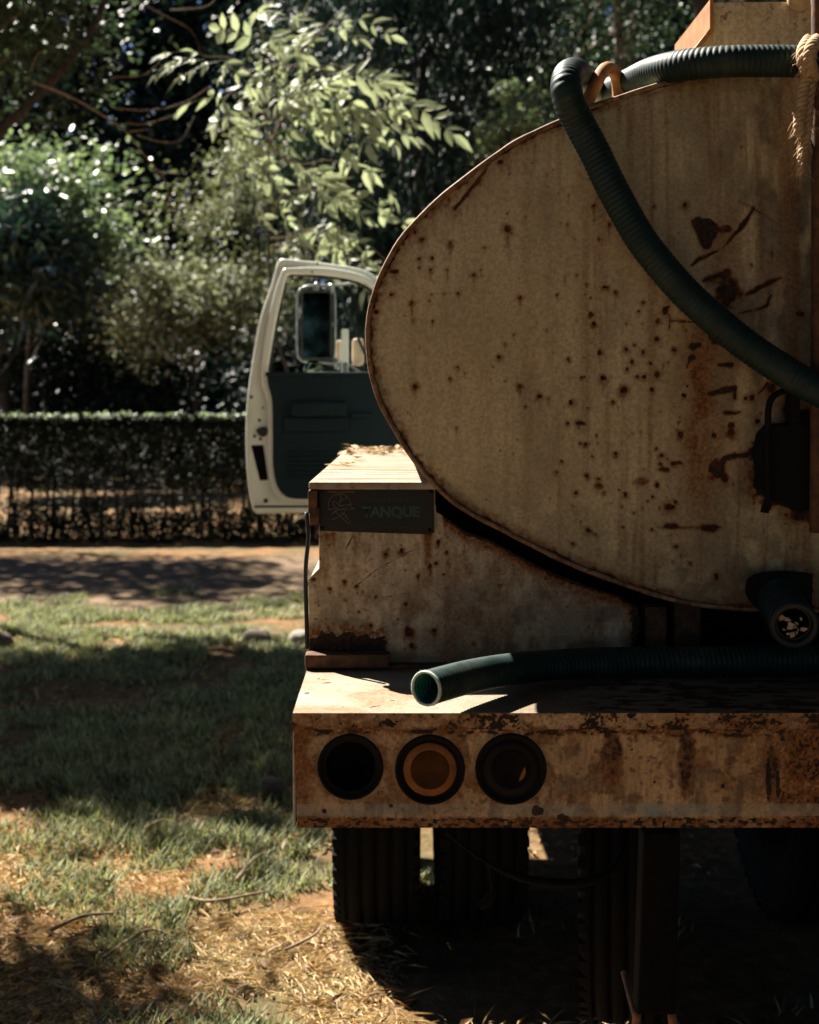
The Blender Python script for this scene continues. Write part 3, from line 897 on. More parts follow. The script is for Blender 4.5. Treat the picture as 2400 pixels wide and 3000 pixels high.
box('side_wall', lx0 + 0.020, lx0 + 0.028, DP + 0.006, 4.72, 1.05 + ZO, zt - 0.02, M['panel'], toolbox, 0.001)
box('lower_side_wall', (905 - VX) * DP / F, (905 - VX) * DP / F + 0.012, DP + 0.004, 4.72, 1.19 + ZO, 1.365 + ZO, M['panel'], toolbox, 0.002)
box('latch_strap', lx0 + 0.001, lx0 + 0.022, DP - 0.022, DP - 0.004, H - (1535 - VY) * DP / F, zt - 0.055, M['dark_rust'], toolbox, 0.002)
# rotten ledge below
box('ledge', (896 - VX) * 2.60 / F, (1142 - VX) * 2.60 / F, 2.565, 2.612, 1.188 + ZO, 1.216 + ZO, M['dark_rust'], toolbox, 0.005)
box('base_angle', (897 - VX) * 2.60 / F, TC + 1.1, 2.585, 2.75, 1.168 + ZO, 1.190 + ZO, M['dark_rust'], toolbox, 0.003)
# rubber strap hanging off the box side
tube('side_strap', [W(898, 1500, 2.64), W(904, 1570, 2.63), W(897, 1650, 2.63), W(896, 1720, 2.63), W(899, 1830, 2.63), W(900, 1900, 2.63)], 0.005, M['seal'], truck, 30, 8)

# name plate ---------------------------------------------------------
DN = DP - 0.010
pl = [(934, 1428), (1271, 1430), (1272, 1560), (1262, 1566), (936, 1556)]
nplate = curve_plate('name_plate', [pxz(pl, DN)], DN, 0.006, M['plate'], truck, 0.0015)
for sx, sy in ((945, 1437), (1262, 1440), (945, 1548), (1259, 1553)):
    lathe('rivet', [(0.0, 0.0035), (0.003, 0.003), (0.0042, 0.001), (0.0042, -0.002)], W(sx, sy, DN), (0, -1, 0), M['black_steel'], nplate, 12)

def text_mesh(name, s, x, y, h, w, D, mat, parent, bold=0.0):
    """lower-left corner at pixel (x,y), pixel height h and width w"""
    cu = bpy.data.curves.new(name + '_c', 'FONT')
    cu.body = s
    cu.offset = bold
    cu.extrude = 0.0
    tmp = bpy.data.objects.new(name + '_t', cu)
    COL.objects.link(tmp)
    dg = bpy.context.evaluated_depsgraph_get()
    me = bpy.data.meshes.new_from_object(tmp.evaluated_get(dg))
    bpy.data.objects.remove(tmp); bpy.data.curves.remove(cu)
    co = np.zeros(len(me.vertices) * 3, np.float32); me.vertices.foreach_get('co', co); co = co.reshape(-1, 3)
    mn, mx = co.min(0), co.max(0)
    px = x + (co[:, 0] - mn[0]) / (mx[0] - mn[0]) * w
    py = y - (co[:, 1] - mn[1]) / (mx[1] - mn[1]) * h
    s_ = F / D
    out = np.column_stack([(px - VX) / s_, np.full(len(px), D), H - (py - VY) / s_])
    me.vertices.foreach_set('co', out.astype(np.float32).ravel()); me.update()
    return link(name, me, mat, parent)
text_mesh('lettering', 'TANQUE', 1060, 1521, 38, 170, DN - 0.0008, M['letters'], nplate, 0.045)
text_mesh('small_lettering', 'FABRICADO POR', 962, 1445, 7, 78, DN - 0.0008, M['orange_print'], nplate, 0.02)
def strokes(name, lines, D, rpx, mat, parent):
    Vs, Fs, off = [], [], 0
    for ln in lines:
        Q, _ = smooth_path([W(x, y, D) for x, y in ln], 6 * len(ln))
        V, Fc = tube_arrays(Q, rpx * D / F, 6)
        V[:, 1] = D + (V[:, 1] - D) * 0.35
        Vs.append(V); Fs.append(Fc + off); off += len(V)
    return link(name, np_mesh(name, np.vstack(Vs), np.vstack(Fs)), mat, parent, True)
e5 = lambda pts: [(900 + 0.2435 * x, 1400 + 0.2435 * y) for x, y in pts]
strokes('emblem', [e5(l) for l in [
    [(258, 372), (258, 300), (285, 240), (335, 205), (400, 192), (460, 212), (505, 260), (525, 310), (530, 360)],
    [(250, 380), (330, 372), (400, 380), (470, 378), (572, 368)], [(530, 360), (572, 368)],
    [(400, 352), (350, 295), (312, 288), (308, 310), (335, 348), (395, 382)],
    [(395, 350), (440, 330), (515, 318), (518, 332), (450, 365), (405, 380)],
    [(405, 340), (392, 290), (410, 240), (385, 205)], [(395, 290), (440, 255), (480, 235)],
    [(325, 400), (400, 455), (470, 525), (512, 555), (510, 520), (470, 470), (400, 405)],
    [(470, 385), (420, 440), (340, 485), (300, 500)], [(285, 440), (330, 410), (380, 385)], [(440, 410), (475, 450), (490, 470)]]],
    DN - 0.0006, 1.1, M['emblem'], nplate)
rr = random.Random(2)
def scrawl(y, x0, x1, h):
    out = []; x = x0
    while x < x1:
        w = rr.uniform(3, 8)
        if rr.random() < 0.8:
            out.append([(x, y), (x + rr.uniform(-1, 1), y - h * rr.uniform(0.6, 1)), (x + w * 0.6, y - h * rr.uniform(0.2, 0.9))])
        x += w + rr.uniform(1, 5)
    return out
strokes('worn_print', scrawl(1470, 1070, 1200, 12) + scrawl(1549, 1065, 1215, 8), DN - 0.0006, 0.8, M['faint'], nplate)['kind'] = 'stuff'

# ---- bumper --------------------------------------------------------
bumper = empty('rear_bumper', (0, 0, 0), None, None)
bumper.parent = truck; bumper.matrix_parent_inverse = root_inv(truck)
LIGHTS = [(1027, 2247, 96), (1260, 2255, 102), (1497, 2253, 104)]
bx0 = (857 - VX) / sB
bz1 = H - (2092 - VY) / sB
bz0 = H - (2425 - VY) / sB
bpoly = [(858, 2136), (2460, 2136), (2460, 2426), (872, 2426)]
def bumper_wear(px, py):
    A = blank(len(px))
    n = fbm(px / 8, py / 8, 4); nb = fbm(px / 50, py / 50, 4); nv = fbm(px / 12, py / 90, 4)
    for k, (x, y, r) in enumerate(LIGHTS):
        d = np.hypot(px - x, py - y)
        A[:, 2] = np.maximum(A[:, 2], (1 - sstep(r + 2, r + 40, d)) * 0.75 * (0.4 + n))
        A[:, 0] = np.maximum(A[:, 0], (1 - sstep(r + 5, r + 55, d)) * 0.55 * sstep(0.4, 0.65, nb))
    def oval(x, y, rx, ry, am, sd):
        dab(A, px, py, x, y, rx, ry, 0, am * 0.62, 0.18, 0.2, sd); dab(A, px, py, x, y, rx, ry, 2, 1.6, 0.2, 0.25, sd); dab(A, px, py, x, y - ry * 0.3, rx * 0.9, ry * 0.9, 1, 0.50, 0.4, 0.5, sd)
    oval(1793, 2228, 32, 92, 0.95, 3)
    oval(2013, 2235, 26, 108, 0.9, 7)
    dab(A, px, py, 2010, 2232, 22, 104, 1, 0.52, 0.5, 0.5, 7)
    dab(A, px, py, 2060, 2255, 38, 24, 2, 0.9, 0.7, 0.6, 8)
    oval(2262, 2270, 20, 85, 0.8, 9); dab(A, px, py, 2252, 2290, 8, 60, 1, 0.9, 0.4, 0.6, 12); dab(A, px, py, 2280, 2300, 6, 50, 1, 0.9, 0.4, 0.6, 13)
    # heavy rust to the right, along top seam and bottom edge
    rgt = sstep(2080, 2400, px)
    A[:, 0] = np.maximum(A[:, 0], rgt * sstep(0.30, 0.55, n * 0.6 + nb * 0.4 + 0.1 * rgt) * 0.95)
    A[:, 1] = np.maximum(A[:, 1], rgt * sstep(0.52, 0.62, n * 0.55 + nb * 0.45) * 0.8)
    topb = 1 - sstep(0, 34, py - 2138 - 26 * (nb - 0.4))
    A[:, 0] = np.maximum(A[:, 0], topb * 0.95 * sstep(0.3, 0.55, n))
    A[:, 1] = np.maximum(A[:, 1], topb * sstep(0.5, 0.62, fbm(px / 30 + 4, py / 11, 4)) * 0.8)
    bot = sstep(2388, 2402, py + 8 * (n - 0.5))
    A[:, 0] = np.maximum(A[:, 0], bot * (0.55 + 0.45 * n))
    A[:, 1] = np.maximum(A[:, 1], bot * sstep(0.5, 0.6, fbm(px / 14 + 9, py / 7, 4)) * 0.9)
    lft = 1 - sstep(0, 60, px - 862 - 60 * nb)
    A[:, 0] = np.maximum(A[:, 0], lft * 0.7); A[:, 2] = np.maximum(A[:, 2], lft * 0.7)
    # old reflective tape
    tp = sstep(2352, 2358, py) * (1 - sstep(2388, 2393, py))
    tn = 0.50 + 0.75 * np.exp(-((px - 1960) / 90) ** 2)
    A[:, 3] = tp * tn * (0.6 + 0.4 * sstep(0.35, 0.5, n))
    A[:, 0] *= 1 - 0.8 * tp; A[:, 1] *= 1 - 0.55 * tp
    A[:, 2] = np.maximum(A[:, 2] * (1 - 0.5 * tp), tp * 0.55 * sstep(0.4, 0.6, nb))
    for k, (x, y, r) in enumerate([(1575, 2375, 18), (1650, 2398, 16), (2118, 2303, 7), (1918, 2290, 4), (1852, 2195, 4), (950, 2375, 7), (1735, 2150, 4), (1145, 2360, 6)]):
        dab(A, px, py, x, y, r, r * 0.9, 1, 1, 0.4, 0.5, k)
    A[:, 2] = np.maximum(A[:, 2], 0.8 * sstep(0.48, 0.64, nb) + 0.45 * sstep(0.5, 0.66, nv))
    A[:, 0] = np.maximum(A[:, 0], 0.4 * sstep(0.5, 0.7, fbm(px / 35 + 70, py / 60, 4)))
    return A
grid_plate('rear_face', bpoly, DB, 857, 2460, 2134, 2428, 3.0, M['bumper'], bumper, bumper_wear, holes=[(x, y, r * 0.92) for x, y, r in LIGHTS])
def lip_wear(px, py):
    A = blank(len(px)); n = fbm(px / 7, py / 7, 4); nb = fbm(px / 60 + 20, py / 25, 4)
    A[:, 1] = sstep(0.5, 0.62, nb * 0.6 + n * 0.4 + 0.10 * sstep(1300, 1500, px) - 0.07) * 0.9
    A[:, 0] = 0.55 * sstep(0.35, 0.6, nb) + 0.3 * sstep(2120, 2138, py) + 0.25 * sstep(1700, 2200, px)
    A[:, 2] = 0.55 * sstep(0.35, 0.6, n)
    return A
DL = DB - 0.004
grid_plate('top_lip', [(855, 2090), (2464, 2090), (2464, 2137), (857, 2137)], DL, 853, 2464, 2089, 2140, 3.0, M['bumper'], bumper, lip_wear)
# bumper top sheet (grid so it can carry wear)
def bumper_top():
    xs = np.concatenate([np.linspace(bx0, 0.75, 220), np.linspace(0.75, 2.05, 40)[1:]])
    ys = np.linspace(DL, 2.60, 90)
    X, Y = np.meshgrid(xs, ys)
    x, y = X.ravel(), Y.ravel()
    px = VX + x * F / y; py = VY + (H - bz1) * F / y
    Z = np.full(len(x), bz1) + 0.003 * (fbm(x * 6, y * 6, 2) - 0.5) * sstep(DL, DL + 0.05, y)
    me = np_mesh('top_plate', np.column_stack([x, y, Z]), (lambda i, nx: np.stack([i, i + 1, i + nx + 1, i + nx], -1).reshape(-1, 4))(np.arange(len(ys) - 1)[:, None] * len(xs) + np.arange(len(xs) - 1)[None], len(xs)))
    A = blank(len(x))
    q = fbm(x * 30, y * 60, 4); q2 = fbm(x * 7 + 3, y * 9, 4)
    A[:, 0] = 0.5 * sstep(0.52, 0.7, q2) + 0.9 * sstep(0.15, 0.6, x) * sstep(0.4, 0.55, q)
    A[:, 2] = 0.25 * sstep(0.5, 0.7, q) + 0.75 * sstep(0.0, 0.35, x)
    A[:, 1] = sstep(0.2, 0.5, x) * sstep(0.52, 0.6, q) * 0.9
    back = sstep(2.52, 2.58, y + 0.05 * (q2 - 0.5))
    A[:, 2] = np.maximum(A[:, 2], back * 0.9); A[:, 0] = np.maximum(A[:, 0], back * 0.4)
    for sx, sy, r in ((-0.165, 2.36, 0.006), (-0.15, 2.49, 0.004), (-0.09, 2.25, 0.003), (0.0, 2.30, 0.003)):
        A[:, 1] = np.maximum(A[:, 1], (np.hypot(x - sx, y - sy) < r) * 1.0)
    set_wear(me, A)
    link('top_plate', me, M['bumper_top'], bumper, True)
bumper_top()
box('end_cap', bx0 + 0.001, bx0 + 0.006, DB + 0.001, 2.60, bz0 + 0.002, bz1 - 0.003, M['bumper'], bumper, 0.0015)
box('bottom_flange', bx0 + 0.008, 2.05, DB + 0.002, DB + 0.07, bz0 - 0.001, bz0 + 0.006, M['rust'], bumper, 0.002)
box('back_wall', bx0 + 0.008, 2.05, 2.585, 2.595, bz0 + 0.06, bz1 - 0.006, M['chassis'], bumper, 0.001)
# tail lights
def tail_light(x, y, r, kind, nm, lab):
    c = Vector(W(x, y, DB)); R = r * DB / F
    t = empty(nm, c, None, None)
    t.parent = truck; t.matrix_parent_inverse = root_inv(truck)
    t['label'] = lab
    lathe('grommet', [(R * 1.01, -0.001), (R * 1.005, 0.0015), (R * 0.97, 0.0025), (R * 0.92, 0.002), (R * 0.88, -0.003), (R * 0.80, -0.004), (R * 0.76, -0.004), (R * 0.755, -0.03)], c, (0, -1, 0), M['grommet'], t, 56)
    if kind == 'hole':
        lathe('lamp_cup', [(R * 0.76, -0.006), (R * 0.75, -0.012), (R * 0.72, -0.05), (R * 0.5, -0.065), (0.0005, -0.07)], c, (0, -1, 0), M['cavity'], t, 48)
    else:
        lm = M['amber'] if kind == 'amber' else M['red']
        lm2 = M['amber_dark'] if kind == 'amber' else M['red']
        ring = [(R * 0.77, -0.006), (R * 0.765, -0.001), (R * 0.75, 0.0), (R * 0.56, 0.001)]
        lathe('lens_rim', ring, c, (0, -1, 0), lm if kind == 'amber' else M['red'], t, 56)
        prof = [(R * 0.562, 0.001), (R * 0.555, -0.001)]
        k = 0.54
        while k > 0.03:
            prof.append((R * k, 0.0005)); prof.append((R * (k - 0.012), 0.0017)); k -= 0.035
        prof.append((0.0003, 0.003))
        lathe('lens', prof, c, (0, -1, 0), lm2, t, 56, smooth=False)
        if kind == 'red':
            bm = bmesh.new()
            pts = [W(x + a, y + b, DB - 0.0045) for a, b in ((28, 20), (36, 2), (42, -6), (44, 12), (36, 28), (24, 36))]
            bm.faces.new([bm.verts.new(p) for p in pts])
            r_ = bmesh.ops.extrude_face_region(bm, geom=bm.faces[:])
            for v in [g for g in r_['geom'] if isinstance(g, bmesh.types.BMVert)]: v.co.y += 0.004
            bm_obj('painted_glint', bm, M['amber'], t)  # orange glint shaped as a small amber flake
tail_light(*LIGHTS[0], 'hole', 'tail_light', 'empty black tail light hole at the bumper corner')
tail_light(*LIGHTS[1], 'amber', 'tail_light', 'round amber tail light with ringed lens')
tail_light(*LIGHTS[2], 'red', 'tail_light', 'dark sooty red tail light with a small orange glint shaped as a chip')

# ---- dark fittings under the tank ----------------------------------
box('support_post', *sorted(((1888 - VX) * 2.64 / F, (1952 - VX) * 2.64 / F)), 2.63, 2.69, 1.19 + ZO, H - (1775 - VY) * 2.64 / F, M['dark_rust'], truck, 0.006)
box('support_post', (1975 - VX) * 2.66 / F, (2055 - VX) * 2.66 / F, 2.66, 2.70, 1.19 + ZO, 1.33 + ZO, M['dark_rust'], truck, 0.006)
box('chassis_rail', 0.50, 0.58, 2.75, 6.5, 0.98 + ZO, 1.185 + ZO, M['chassis'], truck, 0.006)
box('chassis_rail', 1.29, 1.37, 2.75, 6.5, 0.98 + ZO, 1.185 + ZO, M['chassis'], truck, 0.006)
box('cross_member', -0.12, 2.0, 3.0, 3.08, 1.06 + ZO, 1.168 + ZO, M['chassis'], truck, 0.006)
box('deck', 0.06, 1.82, 2.76, 5.9, 1.192 + ZO, 1.21 + ZO, M['chassis'], truck, 0.002)
box('gap_blackout', 0.05, 1.82, 2.735, 2.75, 1.215 + ZO, 1.56 + ZO, M['cavity'], truck, 0.002)  # black sheet added to darken the gap under the tank
# outlet: dark flange in the head, pipe, wrapped coupling and ragged end
pc = W(2290, 1735, DT)
olet = empty('outlet_valve', pc, None, None); olet.parent = truck; olet.matrix_parent_inverse = root_inv(truck)
curve_plate('outlet_flange', [pxz(spline2([(2192, 1700), (2222, 1682), (2290, 1675), (2340, 1678), (2374, 1684), (2378, 1740), (2370, 1788), (2290, 1795), (2225, 1785), (2190, 1745)], 40, True), 2.51)], 2.505, 0.02, M['black_steel'], olet, 0.004)
op = [W(2280, 1745, 2.52), W(2292, 1772, 2.47), W(2308, 1800, 2.42), W(2326, 1830, 2.36)]
Q_, _ = smooth_path(op, 40)
R_ = 0.040 + 0.004 * np.sin(np.arange(40) * 1.6) + 0.003 * fbm(np.arange(40) / 2.0, np.zeros(40), 2)
V_, F_ = tube_arrays(Q_, R_, 24)
link('outlet_pipe', np_mesh('outlet_pipe', V_, F_), M['outlet'] if 'outlet' in M else M['hose'], olet, True)
dirp = Vector(Q_[-1] - Q_[-4]).normalized()
lathe('coupling_ring', [(0.030, -0.006), (0.046, -0.006), (0.048, 0.0), (0.046, 0.008), (0.036, 0.010), (0.033, 0.002), (0.033, -0.03)], Q_[-1], dirp, M['seal'], olet, 32)
rg = random.Random(4)
for k in range(14):
    bm = bmesh.new()
    a = rg.uniform(0, 6.28); rad = rg.uniform(0.004, 0.030); sz = rg.uniform(0.003, 0.008)
    up = dirp.orthogonal().normalized(); sd = dirp.cross(up)
    c = Vector(Q_[-1]) + dirp * rg.uniform(-0.004, 0.006) + (up * math.cos(a) + sd * math.sin(a)) * rad
    ps = [c + (up * math.cos(t + rg.uniform(-.4, .4)) + sd * math.sin(t + rg.uniform(-.4, .4))) * sz * rg.uniform(0.5, 1.2) + dirp * rg.uniform(-.003, .003) for t in (0, 1.3, 2.5, 3.8, 5.0)]
    f = bm.faces.new([bm.verts.new(p) for p in ps])
    r_ = bmesh.ops.extrude_face_region(bm, geom=[f])
    for v in [g for g in r_['geom'] if isinstance(g, bmesh.types.BMVert)]: v.co -= dirp * 0.003
    bm_obj('packing_scrap', bm, M['cream'] if k % 3 else M['rope'], olet)
# tarred bracket with bent rod handle
brk = curve_plate('tarred_bracket', [pxz([(2236, 1270), (2258, 1247), (2292, 1240), (2300, 1246), (2322, 1238), (2372, 1236), (2384, 1260), (2386, 1498), (2328, 1494), (2260, 1462), (2226, 1430), (2232, 1380), (2222, 1330)], 2.47)],
                  2.468, 0.055, M['black_steel'], truck, 0.006)
tube('bent_rod', [W(2247, 1495, 2.455), W(2250, 1440, 2.455), W(2249, 1300, 2.455), W(2252, 1195, 2.455), W(2268, 1160, 2.455), W(2300, 1146, 2.455), W(2345, 1146, 2.46)], 0.0065, M['black_steel'], brk, 40, 10)
tube('rod_knob', [W(2243, 1480, 2.455), W(2240, 1502, 2.455)], [0.007, 0.009], M['black_steel'], brk, 6, 12)
box('bracket_arm', (2310 - VX) * 2.48 / F, (2338 - VX) * 2.48 / F, 2.465, 2.50, H - (1245 - VY) * 2.48 / F, H - (1130 - VY) * 2.48 / F, M['black_steel'], brk, 0.004)
# ladder stile at the right edge of the picture
stile = tube('ladder_stile', [W(2402, -200, 2.44), W(2402, 500, 2.44), W(2400, 1100, 2.44), W(2396, 1560, 2.44)], 0.0165, M['dark_rust'], truck, 30, 14)
for yy in (330, 780, 1115, 1480):
    tube('ladder_rung', [W(2402, yy, 2.44), W(2950, yy, 2.44)], 0.010, M['rust'], stile, 4, 10)
tube('ladder_stile', [W(2950, -200, 2.44), W(2950, 1560, 2.44)], 0.0165, M['rust'], truck, 6, 14)

# ---- wheels ---------------------------------------------------------
def wheel(name, x0, w, yc, R, label=None):
    e = empty(name, (x0 + w / 2, yc, R), None, None)
    e.parent = truck; e.matrix_parent_inverse = root_inv(truck)
    if label: e['label'] = label
    hw = w / 2
    prof = [(R * 0.58, -hw * 0.80), (R * 0.70, -hw * 0.97), (R * 0.82, -hw * 1.0), (R * 0.90, -hw * 0.97), (R * 0.905, -hw * 0.985), (R * 0.955, -hw * 0.95), (R * 0.985, -hw * 0.86)]
    for k in range(-2, 3):
        cxg = k * hw * 0.34
        prof += [(R, cxg - hw * 0.045 - 0.001), (R - 0.013, cxg - hw * 0.04), (R - 0.013, cxg + hw * 0.04), (R, cxg + hw * 0.045 + 0.001)]
    prof += [(R * 0.985, hw * 0.86), (R * 0.955, hw * 0.95), (R * 0.905, hw * 0.985), (R * 0.90, hw * 0.97), (R * 0.82, hw), (R * 0.70, hw * 0.97), (R * 0.58, hw * 0.80)]
    t = lathe('tyre', prof, (x0 + hw, yc, R), (1, 0, 0), M['rubber'], e, 96)
    lathe('rim', [(R * 0.585, -hw * 0.8), (R * 0.56, -hw * 0.8), (R * 0.52, -hw * 0.3), (R * 0.2, -hw * 0.1), (R * 0.18, hw * 0.1), (R * 0.5, hw * 0.3), (R * 0.56, hw * 0.8), (R * 0.585, hw * 0.8)], (x0 + hw, yc, R), (1, 0, 0), M['chassis'], e, 40)
    # shoulder lugs, one joined ring of blocks
    bm = bmesh.new()
    nl = 52
    for side in (-1, 1):
        for k in range(nl):
            a = 2 * math.pi * k / nl
            m = Matrix.Translation((x0 + hw + side * hw * 0.90, yc, R)) @ Matrix.Rotation(a, 4, 'X') @ Matrix.Translation((0, 0, R * 0.968))
            g = bmesh.ops.create_cube(bm, size=1, matrix=m @ Matrix.Diagonal((hw * 0.17, 0.030, R * 0.055, 1)))
    bm_obj('tread_lug', bm, M['rubber'], t)['kind'] = 'stuff'
    return e
AX = 4.70
wheel('wheel', -0.211, 0.31, AX, 0.50, 'outer left rear wheel in the sun')
wheel('wheel', 0.164, 0.31, AX, 0.50, 'inner left rear wheel')
wheel('wheel', 1.415, 0.30, AX, 0.50, 'inner right rear wheel')
wheel('wheel', 1.773, 0.30, AX, 0.50, 'outer right rear wheel')
wheel('wheel', -0.06, 0.265, 7.7, 0.50, 'left front wheel')
wheel('wheel', 1.67, 0.265, 7.7, 0.50, 'right front wheel')
tube('axle', [(0.1, AX, 0.5), (0.935, AX, 0.5), (1.8, AX, 0.5)], [0.06, 0.07, 0.06], M['chassis'], truck, 12, 14)
lathe('differential', [(0.0, -0.17), (0.10, -0.15), (0.17, -0.06), (0.17, 0.06), (0.10, 0.15), (0.0, 0.17)], (0.95, AX, 0.52), (0, 1, 0), M['chassis'], truck, 24)
# spare wheel slung under the frame + steel leg
sw = wheel('spare_wheel', 0.555, 0.25, 3.55, 0.46, 'spare wheel slung upright under the frame')
sw.location.z += 0.20
sw.rotation_euler.z = -0.19
bm = bmesh.new()
zt_ = bz0 - 0.02
Dg = 2.75
leg = [(1886, 2440), (1996, 2440), (1982, 2975), (1868, 2975)]
vv = []
for (x, y) in leg: vv.append(bm.verts.new(W(x, y, Dg)))
for (x, y) in leg: vv.append(bm.verts.new(W(x, y, Dg) + Vector((0, 0.06, 0))))
for q in ((0, 1, 2, 3), (7, 6, 5, 4), (0, 4, 5, 1), (1, 5, 6, 2), (2, 6, 7, 3), (3, 7, 4, 0)): bm.faces.new([vv[i] for i in q])
sup = bm_obj('support_leg', bm, M['chassis'], truck, bevel=0.006)
tube('leg_foot', [W(1868, 2960, Dg + 0.02), W(1858, 3060, Dg + 0.02)], 0.010, M['rust'], sup, 6, 8)
tube('leg_foot', [W(1968, 2965, Dg + 0.02), W(1978, 3060, Dg + 0.02)], 0.010, M['rust'], sup, 6, 8)
tube('leg_brace', [W(1828, 2850, Dg + 0.25), W(1868, 3000, Dg + 0.04)], 0.008, M['rust'], sup, 6, 8)
tube('air_line', [W(1310, 2440, 2.9), W(1400, 2510, 2.9), W(1500, 2562, 2.9), W(1590, 2583, 2.9), W(1690, 2588, 2.9), W(1745, 2576, 2.9), W(1800, 2540, 2.95), W(1830, 2480, 3.0)],
     [0.003, 0.004, 0.010, 0.011, 0.009, 0.006], M['chassis'], truck, 50, 8)
tube('hanging_plug', [W(1432, 2530, 2.9), W(1440, 2580, 2.9), W(1445, 2610, 2.9), W(1428, 2640, 2.9), W(1405, 2656, 2.9)], [0.003, 0.003, 0.005, 0.012, 0.010], M['chassis'], truck, 24, 8)

# ---- cab and open door ---------------------------------------------
DD = 6.05
cab = empty('cab', (0, 0, 0), None, None); cab.parent = truck; cab.matrix_parent_inverse = root_inv(truck)
def cab_ring(pts, y0, y1, name, mat, bevel=0.02):
    return curve_plate(name, pts, y0, y1 - y0, mat, cab, bevel)
cz0, cz1 = 1.0 + ZO, 2.55 + ZO
box('cab_back_wall', 0.10, 1.77, 5.30, 5.36, cz0, 2.28 + ZO, M['white'], cab, 0.02)
box('cab_roof', 0.12, 1.75, 5.37, 6.5, 2.24 + ZO, 2.31 + ZO, M['white'], cab, 0.03)
box('cab_floor', 0.06, 1.81, 5.37, 6.4, 0.95 + ZO, 1.02 + ZO, M['chassis'], cab, 0.01)
box('right_door', 1.76, 1.81, 5.37, 6.35, 1.02 + ZO, 1.72 + ZO, M['white'], cab, 0.02)
box('firewall', 0.10, 1.77, 6.36, 6.42, 1.03 + ZO, 1.74 + ZO, M['white'], cab, 0.02)
for x in (0.12, 1.70):
    tube('windscreen_post', [(x, 6.40, 1.73 + ZO), (x + (0.03 if x < 1 else -0.03), 6.2, 2.25 + ZO)], 0.03, M['white'], cab, 8, 10)
box('hood', 0.28, 1.59, 6.43, 7.9, 1.02 + ZO, 1.62 + ZO, M['white'], cab, 0.06)
for x0, x1 in ((-0.02, 0.27), (1.60, 1.89)):
    box('fender', x0, x1, 6.9, 8.0, 1.04 + ZO, 1.22 + ZO, M['white'], cab, 0.05)

hinge_x = (1235 - VX) * DD / F
door = empty('driver_door', (hinge_x, DD, 1.0), None, None)
door.parent = truck; door.matrix_parent_inverse = root_inv(truck)
door['label'] = 'open white driver door with dark teal inner panel'
rx = 1240
outer = spline2([(819, 762), (825, 757), (946, 769), (1060, 788), (1113, 819), (1165, 868), (1205, 960), (1230, 1080)], 40) + [(rx, 1110), (rx, 1496), (1180, 1503), (900, 1503)] + \
        spline2([(752, 1506), (742, 1500), (729, 1443), (720, 1328), (722, 1195), (737, 1070), (762, 933), (794, 834), (812, 768)], 40)
win = spline2([(852, 803), (946, 806), (1041, 822), (1094, 849), (1130, 890), (1165, 970), (1188, 1090)], 30) + [(1188, 1096), (784, 1092)] + \
      spline2([(785, 1085), (805, 963), (832, 840), (842, 808)], 16)
inner = spline2([(836, 784), (946, 783), (1058, 803), (1108, 836), (1150, 885), (1190, 975), (1212, 1090)], 30) + [(1214, 1471), (916, 1473)] + \
        spline2([(832, 1468), (800, 1436), (787, 1367), (785, 1290), (783, 1180), (770, 1140), (764, 1093), (779, 963), (805, 853), (826, 790)], 50)
D0 = DD
curve_plate('outer_shell', [pxz(outer, D0), pxz(win, D0)], D0, 0.11, M['white'], door, 0.012)
inner_in = win
curve_plate('inner_rim', [pxz(inner, D0 - 0.03), pxz([(1150 + (x - 1150) * 1.0, y) for x, y in win], D0 - 0.03)], D0 - 0.03, 0.045, M['white_trim'], door, 0.010)
panel = spline2([(781, 1093), (786, 1130), (797, 1180), (799, 1290), (800, 1367), (812, 1425), (838, 1455), (870, 1462)], 40) + [(1205, 1462), (1205, 1096)]
tp_ = curve_plate('trim_panel', [pxz(panel[::-1], D0 - 0.05)], D0 - 0.055, 0.045, M['teal'], door, 0.008)
def dbox(name, x0, x1, y0, y1, d0, d1, mat, par, bev=0.004):
    return box(name, (x0 - VX) * D0 / F, (x1 - VX) * D0 / F, D0 - d0, D0 - d1, H - (y1 - VY) * D0 / F, H - (y0 - VY) * D0 / F, mat, par, bev)
dbox('window_ledge', 782, 1200, 1091, 1104, 0.075, 0.05, M['teal'], door, 0.006)
dbox('armrest', 860, 1018, 1178, 1220, 0.115, 0.05, M['teal'], door, 0.012)
dbox('armrest_pocket', 834, 1022, 1222, 1264, 0.075, 0.052, M['teal'], door, 0.008)
dbox('inner_handle', 1032, 1091, 1210, 1224, 0.085, 0.05, M['chrome_dark'] if 'chrome_dark' in M else M['teal'], door, 0.005)
for k in range(6):
    dbox('grille_rib', 842, 1120, 1324 + k * 14, 1331 + k * 14, 0.068, 0.052, M['teal'], door, 0.003)
curve_plate('jamb_slot', [pxz([(736, 1305), (772, 1304), (786, 1406), (762, 1408)], D0)], D0 - 0.004, 0.006, M['cavity'], door, 0.001)
curve_plate('latch', [pxz(spline2([(752, 1258), (768, 1251), (783, 1252), (785, 1268), (774, 1280), (757, 1272)], 20, True), D0)], D0 - 0.02, 0.02, M['seal'], door, 0.003)
for x, y, r in ((737, 1163, 5), (771, 1195, 3.5), (760, 1231, 5), (746, 1278, 5), (763, 1286, 5), (779, 1467, 7), (915, 797, 3), (930, 772, 4)):
    lathe('jamb_bolt', [(0.0, 0.004), (r * D0 / F * 0.8, 0.003), (r * D0 / F, 0.0), (r * D0 / F, -0.004)], W(x, y, D0 - (0.0 if x < 765 else 0.032)), (0, -1, 0), M['seal'], door, 14)
dbox('painted_shadow_line', 745, 1190, 1481, 1487, 0.004, -0.002, M['seal'], door, 0.001)  # black strip painted in for the shadow line at the door bottom
